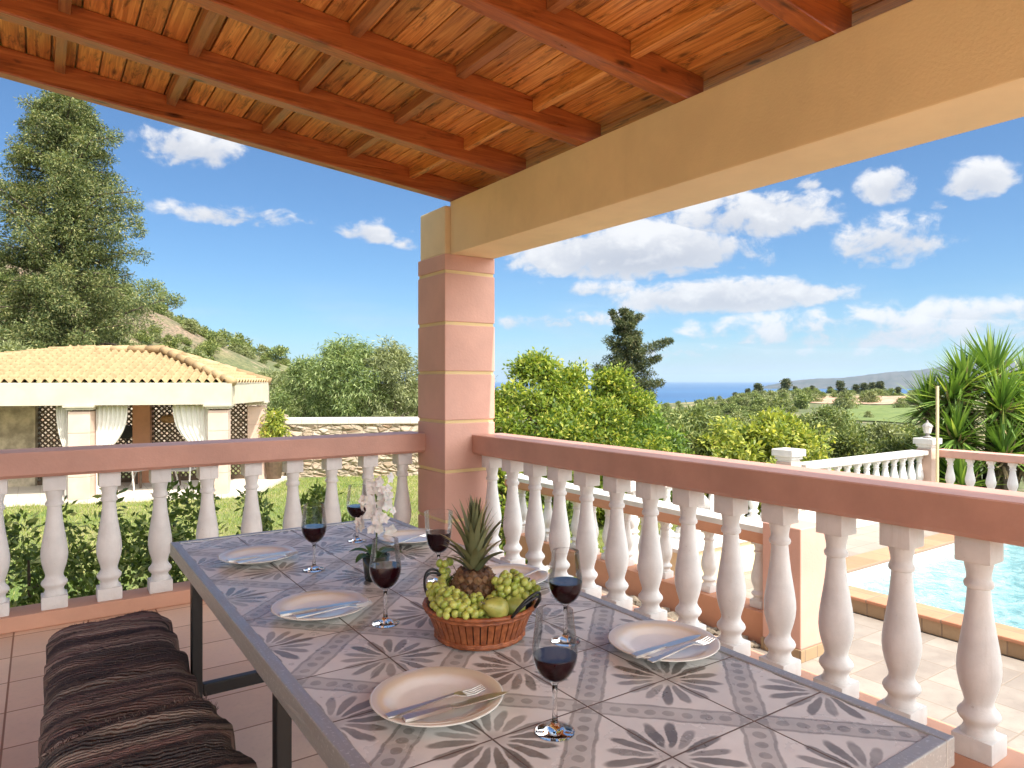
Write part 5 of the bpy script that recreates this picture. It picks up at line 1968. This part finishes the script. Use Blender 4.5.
# pineapple
pn = thing('pineapple', 'pineapple standing in the basket, spiky crown upright', 'pineapple', (bx - .004, by + .02, TZ + .012))
m, g, bs = mat('pineapple_skin')
co = g.coord('Object')
ii = g.island()
n = g.noise(co, 60, 3, .6)
g.L.new(g.mix(g.smooth(g.add(g.mul(ii, .5), g.mul(n, .5)), .3, .7), (.075, .032, .014), (.21, .115, .05)), bs.inputs['Base Color']); sset(bs, Roughness=.6)
bm = B()
rows = 12
for j in range(rows):
    f = (j + .5) / rows
    z = .005 + .135 * f
    r_ = .052 * math.sqrt(max(.1, 1 - (1.7 * f - .85) ** 2 * .9))
    for k in range(15):
        a = 2 * math.pi * (k + .5 * (j % 2)) / 13
        rot_ = Matrix.Rotation(a, 3, 'Z')
        blob(bm, (r_ * math.cos(a), r_ * math.sin(a), z), .0128, 1, (.75, 1, 1), rot_, .05)
        tube(bm, [(1.14 * r_ * math.cos(a), 1.14 * r_ * math.sin(a), z), (1.28 * r_ * math.cos(a), 1.28 * r_ * math.sin(a), z + .006)], [.003, .0004], 4)
lathe(bm, [(0, 0), (.035, 0), (.05, .05), (.05, .09), (.033, .138), (0, .142)], 20, closed=True)
obj('body', bm, m, pn)
rg = random.Random(13)
V, F = [], []
NL = 74
for k in range(NL):
    f = k / NL
    a = k * 2.399 + rg.uniform(-.1, .1)
    e = R(22 + 66 * f ** .75 + rg.uniform(-8, 8))
    l = .058 + .075 * math.sin(math.pi * min(1, f * .75 + .1)) + rg.uniform(-.012, .012)
    w = .0215 * (1 - .25 * f)
    z0 = .138 + .07 * f
    dh = Vector((math.cos(a), math.sin(a), 0)); sd = Vector((-math.sin(a), math.cos(a), 0))
    p = dh * (.014 * (1 - f)) + Vector((0, 0, z0)); an = e + .35
    b0 = len(V); ns = 6
    for i in range(ns + 1):
        q = i / ns
        ww = w * (1 - q ** 1.8) + .0006
        V.append(p + sd * ww * .5 + Vector((0, 0, ww * .22))); V.append(p - Vector((0, 0, .0)) - dh * 0); V.append(p - sd * ww * .5 + Vector((0, 0, ww * .22)))
        p = p + (dh * math.cos(an) + Vector((0, 0, math.sin(an)))) * (l / ns)
        an -= .10 * (1.1 - f) + (.05 if rg.random() < .3 else 0)
    for i in range(ns):
        o_ = b0 + i * 3
        F.append((o_, o_ + 1, o_ + 4, o_ + 3)); F.append((o_ + 1, o_ + 2, o_ + 5, o_ + 4))
obj('leaf_crown', mesh_np('pineapple_crown', [tuple(v) for v in V], F), M['pine_leaf'], pn)

# grapes
m, g, bs = mat('green_grape_skin')
oi = g.node('ShaderNodeObjectInfo')
rnd = oi.outputs['Random']
co = g.coord('Object')
col = g.mix(rnd, (.27, .34, .055), (.50, .52, .125))
col = g.mix(g.mul(g.smooth(g.noise(co, 90, 2), .55, .75), .3), col, (.34, .27, .09))
g.L.new(col, bs.inputs['Base Color'])
sset(bs, Roughness=.3, Subsurface_Weight=.35, Subsurface_Scale=.008)
bs.inputs['Subsurface Radius'].default_value = (1, 1, .3)
M['grape'] = m
bm = B(); blob(bm, (0, 0, 0), .0088, 3, (1, 1, 1.2)); me_gr = bpy.data.meshes.new('grape'); bm.to_mesh(me_gr); bm.free()
me_gr.polygons.foreach_set('use_smooth', [True] * len(me_gr.polygons)); me_gr.materials.append(M['grape'])


def bunch(label, c, spread, n, seed, avoid=None):
    rg = random.Random(seed)
    t = thing('grape_bunch', label, 'grapes', c, 0, 'bunches of green grapes in the basket')
    pts = []
    tries = 0
    while len(pts) < n and tries < 9000:
        tries += 1
        p = Vector([max(-1.5 * q, min(1.5 * q, rg.gauss(0, q))) for q in spread])
        w_ = p + Vector(c)
        if math.hypot(w_.x - (bx - .004), w_.y - (by + .02)) < .074: continue
        rr_ = math.hypot(w_.x - bx, w_.y - by)
        if rr_ > .108 and w_.z < TZ + .09: continue
        if rr_ > .155: continue
        if w_.z < TZ + .055: continue
        if all((p - q).length > .0146 for q in pts): pts.append(p)
    for p in pts:
        o = bpy.data.objects.new('grape', me_gr); link(o, t); o.location = p
        s_ = rg.uniform(.85, 1.12); o.scale = (s_, s_, s_); o.rotation_euler = (rg.uniform(-1, 1), rg.uniform(-1, 1), 0)
    bm = B()
    tube(bm, [(0, 0, -.01), (.01, 0, .012), (.02, -.01, .03)], .0022, 6)
    for p in pts[::3]:
        tube(bm, [(0, 0, 0), p * .5 + Vector((0, 0, .004)), p], .0011, 4)
    obj('stalk', bm, M['stem'], t)


def ip(dx_, dz_, toward):
    """point by offsets right / up / toward the viewer from the basket centre"""
    return (bx + dx_ * UX - toward * UY, by + dx_ * VX - toward * VY, TZ + dz_)


bunch('pale green grapes heaped at the left of the basket', ip(-.066, .092, .02), (.026, .03, .020), 75, 1)
bunch('green grapes at the front left of the basket rim', ip(-.045, .092, .085), (.032, .02, .015), 63, 2)
bunch('green grapes on top, left of the pineapple crown', ip(-.055, .135, -.03), (.022, .022, .018), 48, 3)
bunch('green grapes piled right of the pineapple', ip(.065, .118, .02), (.024, .024, .018), 63, 4)
bunch('green grapes hanging over the right rim of the basket', ip(.098, .100, -.02), (.018, .022, .014), 48, 5)
bunch('yellowish grapes at the front under the pineapple', ip(.0, .085, .092), (.03, .014, .012), 45, 6)

# pear and small fruit
def fruit(name, label, cat, prof, c, rot_, col1, col2, stem=True):
    m, g, bs = mat(name + '_skin')
    co = g.coord('Object')
    n = g.noise(co, 40, 4, .6); n2 = g.noise(co, 350, 2, .6)
    cc_ = g.mix(g.smooth(n, .3, .7), col1, col2)
    cc_ = g.mix(g.mul(g.smooth(n2, .6, .7), .5), cc_, tuple(v * .45 for v in col1))
    g.L.new(cc_, bs.inputs['Base Color']); sset(bs, Roughness=.35)
    t = thing(name, label, cat, c)
    t.rotation_euler = rot_
    bm = B(); lathe(bm, prof, 28, closed=True); obj('flesh', bm, m, t, True)
    if stem:
        zt_ = prof[-1][1]
        bm = B(); tube(bm, [(0, 0, zt_ - .004), (.002, 0, zt_ + .008), (.006, 0, zt_ + .016)], .0015, 6); obj('stalk', bm, M['bark'], t)


PEAR = [(r_ * .72, z_ * .72) for r_, z_ in [(0, .003), (.012, 0), (.026, .006), (.035, .020), (.037, .034), (.033, .050), (.024, .064), (.018, .075), (.013, .084), (.006, .089), (0, .088)]]
fruit('pear', 'large green pear lying at the front right of the basket', 'pear', PEAR, ip(.06, .085, .085), (R(62), R(-20), R(-75)), (.30, .31, .06), (.42, .40, .10))
fruit('pear', 'greenish pear tucked behind the right basket handle', 'pear', PEAR, ip(.105, .075, .045), (R(70), R(25), R(-120)), (.26, .30, .06), (.36, .38, .10))

# ------------------------------------------------------------------ orchid
oc = thing('orchid_plant', 'small white orchid in a glass pot in the middle of the table', 'orchid', (.855, 2.0, TZ - .002))
bm = B(); lathe(bm, [(.030, 0), (.034, .002), (.042, .075), (.040, .075), (.033, .008), (0, .008)], 28, closed=True)
m, g, bs = mat('dark_tinted_pot'); sset(bs, Base_Color=(.03, .035, .03, 1), Roughness=.12); obj('pot', bm, m, oc, True)
bm = B(); lathe(bm, [(0, .066), (.038, .068), (.039, .060), (0, .058)], 20, closed=True); obj('moss', bm, M['stem'], oc)
rg = random.Random(8)
for k, (a, l, e) in enumerate(((2.7, .085, .55), (3.6, .09, .35), (5.6, .085, .5), (.4, .09, .35), (4.6, .07, .8), (1.6, .08, .6))):
    V, F = [], []
    dh = Vector((math.cos(a), math.sin(a), 0)); sd = Vector((-math.sin(a), math.cos(a), 0)); p = dh * .008 + Vector((0, 0, .066)); an = e + .3
    ns = 8
    for i in range(ns + 1):
        q = i / ns; ww = .034 * math.sin(math.pi * min(1, q * .93 + .07)) ** .7 + .001
        V += [p + sd * ww * .5 + Vector((0, 0, ww * .15)), p, p - sd * ww * .5 + Vector((0, 0, ww * .15))]
        p = p + (dh * math.cos(an) + Vector((0, 0, math.sin(an)))) * (l / ns); an -= .17
    for i in range(ns):
        o_ = i * 3; F += [(o_, o_ + 1, o_ + 4, o_ + 3), (o_ + 1, o_ + 2, o_ + 5, o_ + 4)]
    obj('leaf', mesh_np('orchid_leaf', [tuple(v) for v in V], F), M['orchid_leaf'], oc, True)
bm = B()
arc = [Vector((0, 0, .07)), Vector((.003, .002, .14)), Vector((.004, 0, .21)), Vector((.0, .0, .27)), Vector((-.012, 0, .305))]
tube(bm, arc, [.0028, .0026, .0022, .0018, .0012], 6)
obj('flower_stem', bm, M['stem'], oc, True)
m, g, bs = mat('white_orchid_petal')
co = g.coord('Object'); x, y, z = g.xyz(co)
g.L.new(g.mix(g.smooth(g.noise(co, 60, 3), .3, .7), (.70, .64, .60), (.80, .76, .72)), bs.inputs['Base Color']); sset(bs, Roughness=.6, Subsurface_Weight=.2, Subsurface_Scale=.005)


def blossom():
    V, F = [], []
    for k in range(5):
        a = 2 * math.pi * k / 5
        L = .021; W = .019 if k % 2 else .015
        u_ = Vector((math.cos(a), 0, math.sin(a))); s_ = Vector((-math.sin(a), 0, math.cos(a)))
        b0 = len(V); ns = 5
        for i in range(ns + 1):
            q = i / ns; ww = W * math.sin(math.pi * (q * .85 + .12)) + .0006
            c = u_ * L * q + Vector((0, -.004 * math.sin(q * 2.5), 0))
            V += [c + s_ * ww * .5 + Vector((0, -.002, 0)), c, c - s_ * ww * .5 + Vector((0, -.002, 0))]
        for i in range(ns):
            o_ = b0 + i * 3; F += [(o_, o_ + 1, o_ + 4, o_ + 3), (o_ + 1, o_ + 2, o_ + 5, o_ + 4)]
    me = mesh_np('blossom', [tuple(v) for v in V], F)
    me.materials.append(m)
    me.polygons.foreach_set('use_smooth', [True] * len(me.polygons))
    return me


BL = blossom()
for k in range(38):
    f = k / 37
    z = .15 + .155 * f
    side = rg.uniform(-1, 1)
    rad = .056 * (1 - .35 * abs(f - .45))
    o = bpy.data.objects.new('blossom', BL); link(o, oc)
    o.location = (UX * side * rad + rg.uniform(-.012, .012) - UY * .01, VX * side * rad + rg.uniform(-.012, .012) - VY * .01, z + rg.uniform(-.012, .012))
    o.rotation_euler = (rg.uniform(-.5, .4), rg.uniform(-.5, .5), -R(YAW) + side * .9 + rg.uniform(-.5, .5)); s_ = rg.uniform(.65, 1.05); o.scale = (s_,) * 3
